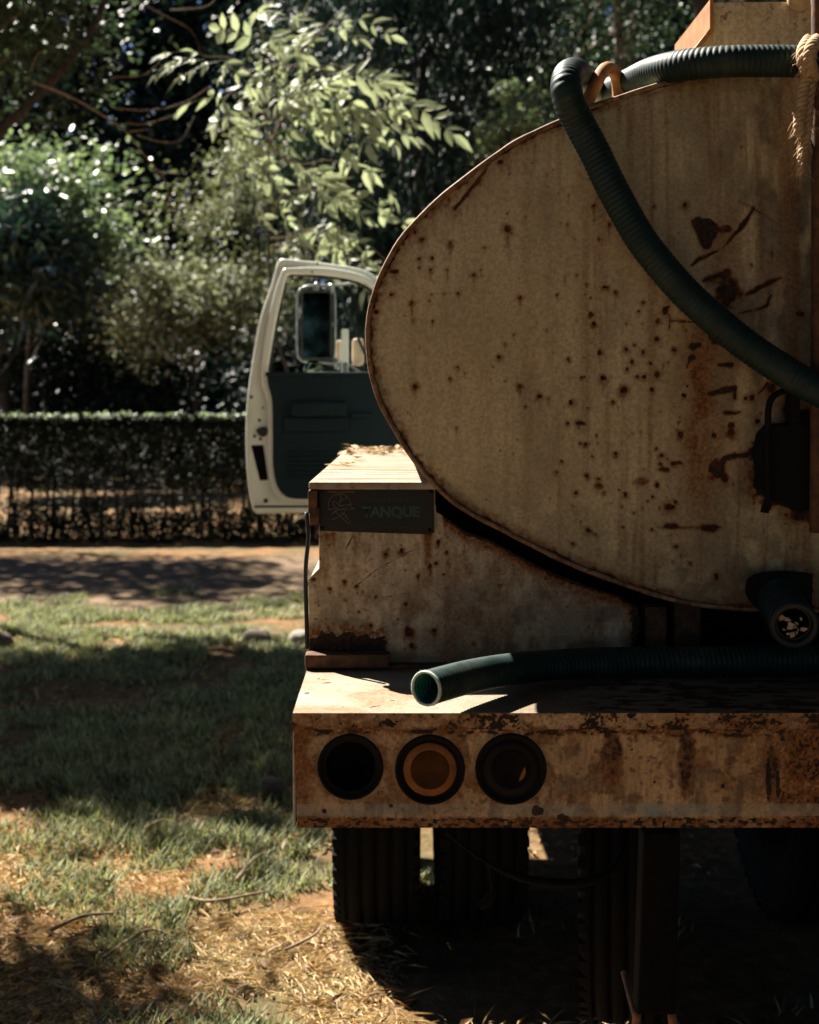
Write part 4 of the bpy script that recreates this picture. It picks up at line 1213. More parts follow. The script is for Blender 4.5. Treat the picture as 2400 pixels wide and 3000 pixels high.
# window glass channel seal
seal_ring = [W(x, y, D0 - 0.01) for x, y in spline2([(788, 1088), (808, 965), (835, 842), (850, 807), (946, 810), (1040, 826), (1090, 852)], 50)]
tube('window_seal', seal_ring, 0.008, M['seal'], door, 60, 6)
# mirror on the far side of the door
DM = 6.30
sc_ = lambda x, y: W(x, y, DM)
ring = spline2([(885, 845), (905, 838), (965, 838), (978, 850), (981, 880), (981, 1020), (976, 1052), (962, 1060), (905, 1060), (884, 1056), (873, 1040), (871, 1000), (871, 880), (875, 855)], 60, True)
tube('mirror_bracket', [sc_(x, y) for x, y in ring + ring[:1]], 0.0075, M['chrome'], door, 90, 8)
curve_plate('mirror_housing', [pxz(spline2([(884, 862), (892, 852), (962, 852), (972, 862), (973, 1044), (965, 1055), (892, 1055), (884, 1046)], 40, True), DM)], DM - 0.012, 0.03, M['seal'], door, 0.006)
mg = curve_plate('mirror_glass', [pxz([(889, 858), (968, 858), (968, 1049), (889, 1049)], DM)], DM - 0.024, 0.003, M['mirror'], door, 0.0005)
for v in mg.data.vertices: v.co.y += (v.co.z - sc_(928, 953).z) * 0.045
lathe('convex_mirror', [(0.0005, 0.03), (0.02, 0.028), (0.04, 0.016), (0.05, 0.0), (0.052, -0.01), (0.03, -0.03), (0.0, -0.035)], sc_(918, 1082), (0, -1, 0), M['mirror'], door, 32)
tube('mirror_arm', [sc_(962, 836), sc_(1000, 834), sc_(1035, 828), sc_(1060, 822)], 0.008, M['chrome'], door, 14, 8)
tube('mirror_arm', [sc_(945, 1062), sc_(1000, 1066), sc_(1025, 1072), sc_(1080, 1110)], 0.009, M['chrome'], door, 14, 8)
tube('mirror_stay', [sc_(985, 845), sc_(1020, 920), sc_(1075, 1050), sc_(1100, 1110)], 0.008, M['teal'], door, 14, 8)
for x, y in ((928, 842), (972, 846), (988, 1066)):
    lathe('clamp', [(0.0, -0.03), (0.014, -0.03), (0.016, -0.01), (0.016, 0.02), (0.010, 0.026), (0.0, 0.028)], sc_(x, y), (0.1, -0.3, 1), M['chrome'], door, 14)
dbx = lambda n, x0, x1, y0, y1, D, t, mat, bev: box(n, (x0 - VX) * D / F, (x1 - VX) * D / F, D, D + t, H - (y1 - VY) * D / F, H - (y0 - VY) * D / F, mat, door, bev)
dbx('quarter_window_post', 1000, 1021, 965, 1120, 6.26, 0.03, M['post'] if 'post' in M else M['white'], 0.004)
dbx('side_marker', 984, 1004, 996, 1058, 6.34, 0.05, M['cream'], 0.02)
dbx('side_marker', 1031, 1066, 990, 1072, 6.34, 0.05, M['cream'], 0.03)
dbx('outer_handle', 1003, 1020, 1062, 1098, 6.22, 0.02, M['chrome'], 0.006)
# glass pane in the quarter of the window (clean, thin)

# ------------------------------------------------------------------ hoses and rope
def ribbed_hose(name, pts, R, label, pitch=0.0105, cut=None):
    Q0, L = smooth_path(pts, 400)
    per = 5
    n = int(L / pitch * per)
    Q, L = smooth_path(pts, n)
    V, Fc = tube_arrays(Q, R, 26, helix=(0.0011, per))
    o = empty(name, tuple(Q[0]), label, 'hose', 'green suction hoses')
    link('hose_wall', np_mesh('hose_wall', V, Fc), M['hose'], o, True)
    return o, Q, L
hp = [W(2520, 186, 2.455), W(2400, 182, 2.455), W(2260, 179, 2.455), W(2120, 181, 2.465), W(1995, 192, 2.52), W(1910, 212, 2.62), W(1850, 240, 2.74), W(1795, 264, 2.86), W(1745, 266, 2.88), W(1714, 250, 2.78),
      W(1700, 226, 2.68), W(1682, 214, 2.58), W(1664, 226, 2.49), W(1660, 262, 2.455), W(1672, 310, 2.46), W(1698, 362, 2.475), W(1741, 443, 2.478), W(1779, 522, 2.475), W(1834, 626, 2.47), W(1893, 722, 2.465),
      W(1994, 843, 2.46), W(2081, 925, 2.45), W(2179, 1006, 2.44), W(2294, 1084, 2.42), W(2392, 1140, 2.39), W(2520, 1205, 2.36)]
ribbed_hose('suction_hose', hp, 0.0315, 'green ribbed hose hung over the tank rim and down its rusty end')
zb = bz1 + 0.0335
def onb(x, y, lift=0.0):
    D = (H - zb - lift) * F / (y - VY)
    return Vector(((x - VX) * D / F, D, zb + lift))
hp2 = [onb(1249, 2017, .028), onb(1300, 2002, .027), onb(1380, 1981, .023), onb(1480, 1963, .016), onb(1600, 1950, .008), onb(1800, 1940, .001), onb(2100, 1936), onb(2500, 1930)]
h2, Q2, L2 = ribbed_hose('suction_hose', hp2, 0.0300, 'short green hose lying on the bumper, its cut end facing left')
# hollow end: inner wall and cut ring
ax = Vector(Q2[0] - Q2[6]).normalized()
inn = Q2[:60]
Vi, Fi = tube_arrays(inn, 0.0262, 26, helix=(-0.0016, 5))
link('inner_wall', np_mesh('inner_wall', Vi, Fi[:, ::-1]), M['hose_in'], h2, True)
lathe('cut_edge', [(0.0262, -0.001), (0.0265, 0.002), (0.0285, 0.003), (0.0308, 0.002), (0.0312, -0.002)], Q2[0], ax, M['hose_cut'], h2, 60)
rg = random.Random(8)
bm = bmesh.new()
up = ax.orthogonal().normalized(); sd = ax.cross(up)
for k in range(70):
    a = rg.uniform(0, 6.283)
    d = up * math.cos(a) + sd * math.sin(a)
    c = Vector(Q2[0]) + d * rg.uniform(0.027, 0.032) + ax * 0.001
    bmesh.ops.create_cone(bm, cap_ends=True, segments=4, radius1=rg.uniform(0.0006, 0.0013), radius2=0.0002, depth=rg.uniform(0.002, 0.006),
                          matrix=Matrix.Translation(c) @ (ax + d * rg.uniform(-0.6, 0.9)).to_track_quat('Z', 'Y').to_matrix().to_4x4())
fr = bm_obj('frayed_edge', bm, M['hose_cut'], h2); fr['kind'] = 'stuff'

rope = empty('rope', tuple(W(2365, 520, 2.43)), 'frayed straw-coloured rope tied round the hose at the ladder', 'rope')
def rope_strands(name, pts, R, turns, parent, nst=3):
    Q, L = smooth_path(pts, 120)
    Tn = np.gradient(Q, axis=0); Tn /= np.linalg.norm(Tn, axis=1)[:, None]
    N = np.cross(Tn, [0.3, 1, 0.2]); N /= np.linalg.norm(N, axis=1)[:, None]; B = np.cross(Tn, N)
    u = np.linspace(0, 1, 120)
    for s in range(nst):
        a = 2 * math.pi * (turns * u + s / nst)
        P = Q + R * 0.55 * (np.cos(a)[:, None] * N + np.sin(a)[:, None] * B)
        V, Fc = tube_arrays(P, R * 0.62, 8)
        link('strand', np_mesh('strand', V, Fc), M['rope'], parent, True)
    return Q
RD = 2.42
loop = [W(2372, 122, 2.45), W(2358, 150, 2.41), W(2360, 190, 2.40), W(2372, 222, 2.42), W(2388, 235, 2.45)]
rope_strands('knot', loop, 0.014, 4, rope)
rope_strands('knot', [W(2395, 118, 2.42), W(2378, 140, 2.39), W(2371, 180, 2.39), W(2380, 214, 2.41)], 0.012, 4, rope)
tail = [W(2362, 226, RD), W(2354, 260, RD), W(2348, 310, RD), W(2342, 370, RD), W(2346, 395, RD)]
rope_strands('tail', tail, 0.011, 4, rope)
tail2 = [W(2378, 240, RD), W(2372, 300, RD), W(2366, 380, RD), W(2348, 460, RD), W(2344, 515, RD)]
rope_strands('tail', tail2, 0.008, 5, rope)
Vs, Fs, off = [], [], 0
rg2 = np.random.default_rng(6)
for pts in (tail, loop, tail2, loop):
    Q, _ = smooth_path(pts, 40)
    for k in range(70):
        i = rg2.integers(0, 40)
        d = rg2.normal(0, 1, 3); d /= np.linalg.norm(d); d[2] -= 0.5
        p = Q[i] + d * 0.008
        L_ = rg2.uniform(0.006, 0.024)
        P = np.array([p, p + d * L_ * 0.5 + rg2.normal(0, .002, 3), p + d * L_ + [0, 0, -L_ * 0.4]])
        V, Fc = tube_arrays(P, [0.0008, 0.0007, 0.0003], 4)
        Vs.append(V); Fs.append(Fc + off); off += len(V)
fz = link('fray', np_mesh('fray', np.vstack(Vs), np.vstack(Fs)), M['rope'], rope); fz['kind'] = 'stuff'
pole = tube('wooden_pole', [W(2386, -120, 2.50), W(2393, 60, 2.50), W(2396, 200, 2.50), W(2392, 330, 2.47), W(2388, 450, 2.45)], [0.016, 0.010, 0.008, 0.007, 0.005], M['bark_pale'], None, 40, 8)
tag(pole, 'thin pale pole leaning on the ladder beside the rope', 'pole')

# ------------------------------------------------------------------ vegetation helpers
def rand_rot(n, rng, up_bias=0.6):
    """n rotation matrices whose local z (leaf normal) leans upward and x is free"""
    nz = rng.normal(0, 1, (n, 3)); nz /= np.linalg.norm(nz, axis=1)[:, None]
    nz[:, 2] = np.abs(nz[:, 2]); nz = nz + np.array([0, 0, up_bias]); nz /= np.linalg.norm(nz, axis=1)[:, None]
    x = rng.normal(0, 1, (n, 3)); x -= (x * nz).sum(1)[:, None] * nz; x /= np.linalg.norm(x, axis=1)[:, None]
    y = np.cross(nz, x)
    return np.stack([x, y, nz], -1)

LEAF_V = np.array([[0, 0, 0], [0.45, 0.24, 0.05], [1, 0, -0.06], [0.45, -0.24, 0.05]], float)
LEAF_F = np.array([[0, 1, 2], [0, 2, 3]])
LANCE_V = np.array([[0, 0, 0], [0.4, 0.12, 0.03], [1, 0, -0.12], [0.4, -0.12, 0.03]], float)
BLADE_V = np.array([[0, -0.5, 0], [0, 0.5, 0], [0.12, 0.36, 0.55], [0.12, -0.36, 0.55], [0.42, 0.0, 1.0]], float)
BLADE_F = np.array([[0, 1, 2], [0, 2, 3], [3, 2, 4]])

def scatter(name, P, R, S, mat, parent=None, base=LEAF_V, faces=LEAF_F, kind=None):
    n, k = len(P), len(base)
    S = np.asarray(S)
    b = base[None] * (S[:, None, None] if S.ndim == 1 else S[:, None, :])
    V = np.einsum('nij,nkj->nki', R, b) + P[:, None, :]
    Fc = (faces[None] + (np.arange(n) * k)[:, None, None]).reshape(-1, 3)
    o = link(name, np_mesh(name, V.reshape(-1, 3), Fc), mat, parent)
    if kind: o['kind'] = kind
    return o

def clump_points(rng, centre, radii, nclump, nleaf, csize, shell=0.55, flat=0.7):
    d = rng.normal(0, 1, (nclump, 3)); d /= np.linalg.norm(d, axis=1)[:, None]
    r = (shell + (1 - shell) * rng.random(nclump)) ** 0.7 * (0.72 + 0.55 * rng.random(nclump))
    C = np.asarray(centre) + d * r[:, None] * np.asarray(radii)
    idx = rng.integers(0, nclump, nleaf)
    s = csize * (0.5 + rng.random(nclump))
    P = C[idx] + rng.normal(0, 1, (nleaf, 3)) * s[idx][:, None] * np.array([1, 1, flat]) * 0.5
    return C, P

def trunk_mesh(name, base, top, r0, r1, mat, parent, rng, limbs=(), bend=0.25):
    Vs, Fs, off = [], [], 0
    b, t = np.array(base, float), np.array(top, float)
    mid = (b + t) / 2 + rng.normal(0, bend, 3) * [1, 1, 0.2]
    Q, _ = smooth_path([b - [0, 0, 0.1], b * 0.75 + mid * 0.25 + rng.normal(0, bend * .3, 3) * [1, 1, 0], mid, t], 22)
    rad = np.linspace(r0, r1, 22); rad[:3] *= [1.4, 1.2, 1.05]
    V, Fc = tube_arrays(Q, rad, 9)
    Vs.append(V); Fs.append(Fc); off += len(V)
    for c in limbs:
        i = int(rng.integers(8, 21))
        p = Q[i]; c = np.array(c)
        q, _ = smooth_path([p, p * 0.6 + c * 0.4 + [0, 0, -0.1 * abs(c[2] - p[2])], c], 8)
        V, Fc = tube_arrays(q, np.linspace(rad[i] * 0.5, 0.008, 8), 6)
        Vs.append(V); Fs.append(Fc + off); off += len(V)
    return link(name, np_mesh(name, np.vstack(Vs), np.vstack(Fs)), mat, parent, True)

def tree(name, label, cat, base, crown_c, radii, nclump, nleaf, csize, leaf, mat, seed, r0=0.15, group=None, shell=0.5,
         base_leaf=LEAF_V, bark='bark', up=0.5, nlimb=16, droop=False, flat=0.7, blossom=0, xmin=None):
    rng = np.random.default_rng(seed)
    group = group or {'added_canopy': 'unseen crowns added to cut sky light', 'shade_tree': 'trees shading the lawn from the left', 'broadleaf_tree': 'leafy trees round the clearing, some added unseen',
                      'flowering_tree': 'flowering trees behind the hedge', 'understory_shrub': 'dark shrubs under the far trees'}.get(name)
    e = empty(name, tuple(base), label, cat, group)
    C, P = clump_points(rng, crown_c, radii, nclump, nleaf, csize, shell, flat)
    P[:, 2] = np.maximum(P[:, 2], 0.12)
    if xmin is not None: P[:, 0] = xmin + np.abs(P[:, 0] - xmin)
    R = rand_rot(nleaf, rng, up)
    if droop:
        R = rand_rot(nleaf, rng, 0.0)
        x = rng.normal(0, 0.35, (nleaf, 3)) + [0, 0, -1.0]; x /= np.linalg.norm(x, axis=1)[:, None]
        z = rng.normal(0, 1, (nleaf, 3)); z -= (z * x).sum(1)[:, None] * x; z /= np.linalg.norm(z, axis=1)[:, None]
        R = np.stack([x, np.cross(z, x), z], -1)
    S = leaf * (0.6 + 0.8 * rng.random(nleaf))
    top = (crown_c[0], crown_c[1], crown_c[2] + radii[2] * 0.5)
    trunk_mesh('trunk', base, top, r0, r0 * 0.25, M[bark], e, rng, C[rng.permutation(nclump)[:nlimb]])
    cr = scatter('crown', P, R, S, M[mat], e, base_leaf)
    if blossom:
        i = rng.permutation(nleaf)[:blossom]
        scatter('blossom', P[i] + [0, -0.02, 0.03], rand_rot(blossom, rng, 0.3), S[i] * 0.95, M['petal'], e)['kind'] = 'stuff'
    return e

def at(x, y, D): return np.array(W(x, y, D))

# ------------------------------------------------------------------ sapling with feathered leaves (behind the door)
def pinnate(seed, npair, L, lw):
    rg = random.Random(seed)
    V, Fc = [], []
    # rachis as a thin three-sided stick, leaflets in pairs, each a folded six-point blade
    def leaflet(p, d, ln, droop):
        d = d.normalized(); side = d.cross(Vector((0, 0, 1))).normalized()
        n = side.cross(d)
        i = len(V)
        c = lambda t, w, z: p + d * (ln * t) + side * (w * ln) + n * (z * ln) + Vector((0, 0, -droop * ln * t * t))
        V.extend([c(0, 0, 0), c(.28, lw * .85, .05), c(.6, lw * .8, .06), c(1, 0, .0), c(.6, -lw * .8, .06), c(.28, -lw * .85, .05), c(.28, 0, 0), c(.6, 0, 0)])
        Fc.extend([(i, i + 6, i + 1), (i, i + 5, i + 6), (i + 6, i + 7, i + 2, i + 1), (i + 5, i + 4, i + 7, i + 6), (i + 7, i + 3, i + 2), (i + 4, i + 3, i + 7)])
    bend = rg.uniform(0.25, 0.7)
    pt = lambda t: Vector((L * t, 0.04 * L * math.sin(3 * t), -bend * L * t * t))
    prev = None
    for k in range(7):
        p = pt(k / 6); i = len(V); w = 0.0022
        V.extend([p + Vector((0, w, 0)), p + Vector((0, -w, 0)), p + Vector((0, 0, -w))])
        if prev is not None:
            for a in range(3): Fc.append((prev + a, prev + (a + 1) % 3, i + (a + 1) % 3, i + a))
        prev = i
    for k in range(npair):
        t = 0.28 + 0.62 * k / max(npair - 1, 1)
        for s in (-1, 1):
            leaflet(pt(t), Vector((0.75 + rg.uniform(-.4, .4), s, rg.uniform(-0.7, 0.35) - t * bend)), L * rg.uniform(0.30, 0.52), rg.uniform(0.0, 0.5))
    leaflet(pt(1), Vector((1, rg.uniform(-.2, .2), -2 * bend)), L * 0.46, 0.2)
    me = bpy.data.meshes.new('leaf')
    me.from_pydata([tuple(v) for v in V], [], Fc)
    me.materials.append(M['leaf_sapling'])
    return me

def sapling():
    D = 9.0
    base = G(985, VY + F * H / D)
    e = empty('ash_sapling', tuple(base), 'slender sapling with pale feathered leaves rising behind the open door', 'tree')
    stem_pts = [base + Vector((0, 0, -.05)), W(915, 1300, D), W(842, 1088, D), W(806, 965, D), W(790, 800, D), W(785, 600, D), W(788, 420, D), W(775, 300, D), W(800, 190, D), W(850, 90, D), W(870, 40, D)]
    tube('stem', stem_pts, [0.022, 0.019, 0.016, 0.013, 0.010, 0.006, 0.004], M['bark'], e, 60, 8)
    meshes = [pinnate(s, random.choice([2, 2, 3, 3, 4]), 0.34, 0.225) for s in range(12)]
    rg = random.Random(31)
    # boughs: px polylines with depth
    boughs = [[(790, 420), (840, 330), (900, 260), (980, 210)], [(788, 440), (850, 300), (960, 330), (1080, 330), (1170, 300)], [(790, 360), (740, 300), (690, 270), (650, 290)],
              [(780, 300), (700, 180), (600, 165)], [(800, 200), (900, 130), (980, 60), (1030, 50)], [(790, 360), (860, 280), (830, 275), (900, 290)], [(792, 640), (830, 570), (900, 560), (1000, 560), (1080, 580)],
              [(790, 700), (870, 690), (960, 660), (1050, 700), (1130, 760)], [(785, 300), (830, 200), (900, 200), (1000, 190), (1060, 220)], [(790, 430), (870, 480), (960, 470), (1060, 490)],
              [(795, 200), (770, 110), (760, 60)], [(790, 720), (900, 720), (1000, 730), (1090, 790)], [(850, 300), (940, 260), (1030, 300), (1120, 370)]]
    leaves = 0
    for bi, b in enumerate(boughs):
        dz = rg.uniform(-0.5, 0.5)
        pts = [W(x, y, D + dz * (k / (len(b) - 1))) for k, (x, y) in enumerate(b)]
        Q, L = smooth_path(pts, 30)
        tube('bough', pts, [0.007, 0.005, 0.003], M['twig'], e, 24, 6)
        nl = max(6, int(L / 0.105))
        for k in range(nl):
            t = 0.22 + 0.78 * k / (nl - 1)
            p = Vector(Q[min(29, int(t * 29))])
            tan = Vector(Q[min(29, int(t * 29) + 1)] - Q[max(0, int(t * 29) - 1)]).normalized()
            ang = rg.uniform(-2.6, 2.6) if k < nl - 1 else 0
            d = tan.copy(); d.rotate(Matrix.Rotation(ang, 3, 'Z')); d.y += rg.uniform(-0.7, 0.5); d.z = d.z * 0.5 + rg.uniform(-0.9, 0.45)
            d.normalize()
            lf = bpy.data.objects.new('leaf', rg.choice(meshes))
            COL.objects.link(lf)
            z = Vector((-0.8 + rg.uniform(-.5, .5), -0.45 + rg.uniform(-.5, .5), 0.4 + rg.uniform(-.4, .4))); z = (z - d * z.dot(d)).normalized()
            y = z.cross(d)
            mt = Matrix((d, y, z)).transposed().to_4x4()
            s = rg.uniform(0.6, 1.15)
            lf.parent = e; lf.matrix_parent_inverse = root_inv(e)
            lf.matrix_basis = Matrix.Translation(p) @ mt @ Matrix.Scale(s, 4)
            leaves += 1
    # drooping sprays at the left
    for (x, y) in [(690, 290), (680, 350), (672, 410), (690, 440), (720, 430), (740, 450), (750, 500), (700, 510), (735, 540), (660, 300), (720, 380), (745, 400), (560, 170), (600, 175), (640, 180)]:
        lf = bpy.data.objects.new('leaf', rg.choice(meshes)); COL.objects.link(lf)
        d = Vector((rg.uniform(-.5, .5), rg.uniform(-.6, 0), -0.8)).normalized()
        if y < 200: d = Vector((-1, -.2, rg.uniform(-.2, .2))).normalized()
        z = Vector((-0.7, -0.6, 0.6)); z = (z - d * z.dot(d)).normalized()
        lf.parent = e; lf.matrix_parent_inverse = root_inv(e)
        lf.matrix_basis = Matrix.Translation(W(x, y, D + rg.uniform(-.2, .2))) @ Matrix((d, z.cross(d), z)).transposed().to_4x4() @ Matrix.Scale(rg.uniform(.7, 1.0), 4)
    return leaves
sapling()

# ------------------------------------------------------------------ hedge along the lane
def hedge():
    rng = np.random.default_rng(21)
    e = empty('hedge', (-2, 18.8, 0), 'long clipped hedge with bare stems at its foot across the lane', 'hedge')
    n = 62000
    X = rng.uniform(-7.5, 4.0, n); Y = rng.uniform(18.2, 19.5, n)
    Zt = 1.82 + 0.07 * (fbm(X * 2, Y * 2, 3) - 0.5)
    u = rng.random(n)
    Z = 0.64 + (Zt - 0.64) * np.where(u < 0.3, 1 - 0.10 * rng.random(n), rng.random(n) ** 0.85)
    edge = 0.64 + 0.12 * fbm(X * 3, X * 0, 2)
    hole = fbm(X * 6 + 3, Z * 6, 3)
    keep = (Z > edge + 0.25 * sstep(0.5, 0.7, fbm(X * 1.7 + 9, X * 0, 3))) & ~((hole > 0.62) & (Z < 1.45))
    Y = np.where(rng.random(n) < 0.45, 18.2 + 0.2 * rng.random(n), Y)
    P = np.stack([X, Y, Z], -1)[keep]
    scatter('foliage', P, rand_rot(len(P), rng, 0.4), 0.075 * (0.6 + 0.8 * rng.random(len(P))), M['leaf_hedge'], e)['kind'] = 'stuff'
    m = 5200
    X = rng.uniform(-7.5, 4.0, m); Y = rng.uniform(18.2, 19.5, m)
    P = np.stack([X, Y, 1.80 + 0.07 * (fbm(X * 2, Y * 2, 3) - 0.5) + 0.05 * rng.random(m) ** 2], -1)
    scatter('painted_lit_top', P, rand_rot(m, rng, 0.8), 0.08 * (0.6 + 0.8 * rng.random(m)), M['leaf_bright'], e)['kind'] = 'stuff'  # paler leaf colour paints the sunlit strip along the hedge top
    # sparse sprigs, then dark leaves standing in for shade at the foot
    m = 3500
    P = np.stack([rng.uniform(-7.5, 4, m), rng.uniform(18.2, 19.4, m), rng.uniform(0.25, 0.8, m)], -1)
    scatter('lower_sprigs', P, rand_rot(m, rng, 0.4), 0.075 * (0.6 + 0.8 * rng.random(m)), M['leaf_hedge'], e)['kind'] = 'stuff'
    m = 22000
    X = rng.uniform(-7.5, 4, m); Z = 0.46 * rng.random(m) ** 0.9 * (0.25 + 1.3 * fbm(X * 5, X * 0 + 4, 4))
    P = np.stack([X, rng.uniform(17.7, 18.6, m), Z], -1)
    scatter('foot_shade_leaves', P, rand_rot(m, rng, 0.3), 0.07 * (0.6 + 0.8 * rng.random(m)), M['leaf_hedge'], e)['kind'] = 'stuff'
    rg = random.Random(3)
    for k in range(110):
        x = -7.3 + k * 0.10 + rg.uniform(-.2, .2); y = rg.uniform(18.35, 19.2)
        a = rg.uniform(-.2, .2)
        tube('stem', [(x, y, -0.02), (x + a * .5, y, 0.4), (x + a, y + rg.uniform(-.1, .1), 1.1)], [rg.uniform(0.010, 0.045), rg.uniform(0.008, 0.024), 0.008], M['bark'], e, 5, 6, cap=False)
        if k % 2 == 0:
            tube('stem', [(x, y, 0.05), (x + rg.uniform(-.14, .14), y, 0.5), (x + rg.uniform(-.2, .2), y, 1.0)], [0.012, 0.009, 0.006], M['bark'], e, 5, 5, cap=False)
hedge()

# ------------------------------------------------------------------ trees and shrubs beyond the hedge
tree('shrub_tree', 'small tree with bright green leaf tufts left of the flowering tree', 'tree', (-9.4, 30.5, 0), (-8.5, 30.5, 7.0), (1.5, 1.3, 2.0), 20, 5200, 1.0, 0.24, 'leaf_bright', 41, 0.08, shell=0.3)
tree('flowering_tree', 'small yellow-green tree covered in white blossom above the hedge', 'tree', (-5.0, 31, 0), (-5.3, 31, 4.5), (1.95, 1.5, 1.5), 34, 10500, 0.85, 0.13, 'leaf_olive', 42, 0.06, shell=0.3, blossom=3000)
tree('flowering_tree', 'taller olive tree with sparse white specks behind the sapling stem', 'tree', (-3.4, 32, 0), (-3.6, 32, 6.6), (2.0, 1.5, 2.4), 26, 7000, 1.0, 0.13, 'leaf_olive', 43, 0.09, shell=0.3, blossom=500)
tree('evergreen_tree', 'dark drooping evergreen tree behind the sapling and the tank', 'tree', (0.6, 26, 0), (0.7, 26, 8.0), (3.0, 2.5, 7.0), 190, 26000, 0.8, 0.26, 'leaf_dark', 44, 0.24, shell=0.4, base_leaf=LANCE_V, droop=True, flat=1.4)
tree('broadleaf_tree', 'tall small-leaved tree glittering above the tank at the top right', 'tree', (6.0, 29, 0), (5.2, 28.5, 10.2), (4.6, 3.0, 5.0), 210, 36000, 0.95, 0.15, 'leaf_mid', 45, 0.22, shell=0.45, bark='bark_pale')
tree('broadleaf_tree', 'yellow-leaved bush peeking over the curve of the tank', 'tree', (2.6, 23, 0), (2.4, 23, 6.9), (1.0, 0.9, 1.2), 34, 4200, 0.5, 0.13, 'leaf_bright', 46, 0.08, shell=0.3)
tree('broadleaf_tree', 'dark tree just left of the drooping evergreen', 'tree', (-1.2, 36, 0), (-1.2, 36, 11.5), (3.4, 2.2, 5.5), 150, 22000, 0.9, 0.17, 'leaf_dark', 48, 0.25, shell=0.4)
tree('broadleaf_tree', 'dense dark tree standing low behind the left end of the hedge', 'tree', (-10.5, 34, 0), (-9.5, 34, 3.8), (3.2, 1.5, 3.4), 110, 16000, 0.9, 0.18, 'leaf_dark', 49, 0.2, shell=0.4)
tree('broadleaf_tree', 'pale-trunked tree leaning beside the hatch at the top right', 'tree', (5.6, 24, 0), (7.4, 25, 13.0), (2.8, 2.4, 3.0), 80, 9000, 0.9, 0.15, 'leaf_mid', 50, 0.16, shell=0.4, bark='bark_pale')

# blue-green shrub with long leaves, nearer, at the left edge
tree('willow_shrub', 'shrub with long blue-green leaves behind the hedge at the left edge', 'shrub', (-9.6, 28.8, 0), (-8.7, 28.8, 5.4), (1.8, 1.2, 1.7), 50, 5200, 0.75, 0.36, 'leaf_blue', 51, 0.05, shell=0.3, base_leaf=LANCE_V, up=0.2)

# bare-twigged tree reaching in from the left
def bare_tree():
    e = empty('bare_twig_tree', (-5.2, 12.5, 0), 'tree with thin bare arching twigs reaching in from the top left', 'tree')
    D = 12.0
    tube('trunk', [(-5.2, 12.5, -.05), (-5.0, 12.4, 2.5), (-4.4, 12.2, 4.2), W(0, 385, D), W(150, 240, D), W(270, 80, D), W(330, -60, D)], [0.16, 0.14, 0.10, 0.06, 0.05, 0.045, 0.03], M['bark'], e, 60, 9)
    L = [[(100, 240), (200, 280), (290, 330), (370, 385), (420, 450), (490, 540), (500, 620), (560, 670), (640, 675)], [(340, 318), (440, 322), (540, 300), (620, 250)], [(370, 360), (430, 362), (530, 330)],
         [(400, 395), (470, 415), (530, 410), (570, 340)], [(380, 385), (440, 378)], [(0, 85), (50, 45), (100, 0)], [(90, 210), (110, 160), (140, 145)], [(400, 0), (470, 40), (560, 90), (590, 160)],
         [(540, 590), (600, 620), (650, 610), (700, 570)], [(430, 480), (460, 500), (530, 510)], [(500, 30), (600, 20), (640, -10)], [(330, 225), (420, 220), (470, 180)]]
    rg = random.Random(12)
    for k, l in enumerate(L):
        dd = rg.uniform(-0.6, 0.3)
        tube('twig', [W(x, y, D + dd) for x, y in l], [0.018 if k == 0 else 0.008, 0.008 if k == 0 else 0.005, 0.003], M['bark_pale'] if k % 3 != 2 else M['twig'], e, 36, 6)
    rng = np.random.default_rng(52)
    C, P = clump_points(rng, at(130, 150, 12.4), (0.85, 0.7, 0.9), 40, 2600, 0.35, 0.2)
    scatter('crown', P, rand_rot(2600, rng, .5), 0.07 * (0.6 + rng.random(2600)), M['leaf_mid'], e)
bare_tree()

# trees that stand left of the picture and shade the lawn
tree('shade_tree', 'broad dense tree left of the lawn shading the grass', 'tree', (-6.6, 12.4, 0), (-5.1, 12.1, 7.0), (1.35, 1.9, 0.9), 110, 22000, 0.55, 0.2, 'leaf_mid', 60, 0.14, shell=0.05)
tree('shade_tree', 'leafy tree filling the top left corner over the hedge', 'tree', (-9.9, 19.4, 0), (-7.4, 19.3, 8.2), (3.0, 2.0, 1.6), 100, 9500, 0.75, 0.16, 'leaf_mid', 61, 0.15, shell=0.2)
tree('shade_tree', 'young thin tree left of the straw-strewn ground', 'tree', (-4.3, 6.9, 0), (-3.6, 6.8, 4.4), (0.6, 0.5, 0.5), 18, 1400, 0.4, 0.12, 'leaf_mid', 62, 0.06, shell=0.1)
tree('shade_tree', 'tall tree shading the hedge from the left', 'tree', (-13.5, 19.5, 0), (-12.0, 19.5, 7.0), (3.0, 1.5, 3.0), 90, 12000, 0.9, 0.2, 'leaf_mid', 63, 0.2, shell=0.2)
# trees behind the photographer show in the mirror; side ones added to cut sky fill
for k, (x, y, lab) in enumerate([(-8, -15, 'leafy tree left behind the photographer'), (0.0, -19, 'leafy tree straight behind the photographer'), (9, -15, 'leafy tree right behind the photographer'), (11, 1, 'unseen leafy tree added right of the truck to cut sky light'), (-11, -1, 'unseen leafy tree added left of the photographer to cut sky light'), (12, 10, 'unseen leafy tree added right of the cab to cut sky light')]):
    tree('broadleaf_tree', lab, 'tree', (x, y, 0), (x, y, 7.5), (4.6, 3.0, 7.0), 150, 12000, 1.5, 0.42, 'leaf_mid', 70 + k, 0.2, shell=0.3)

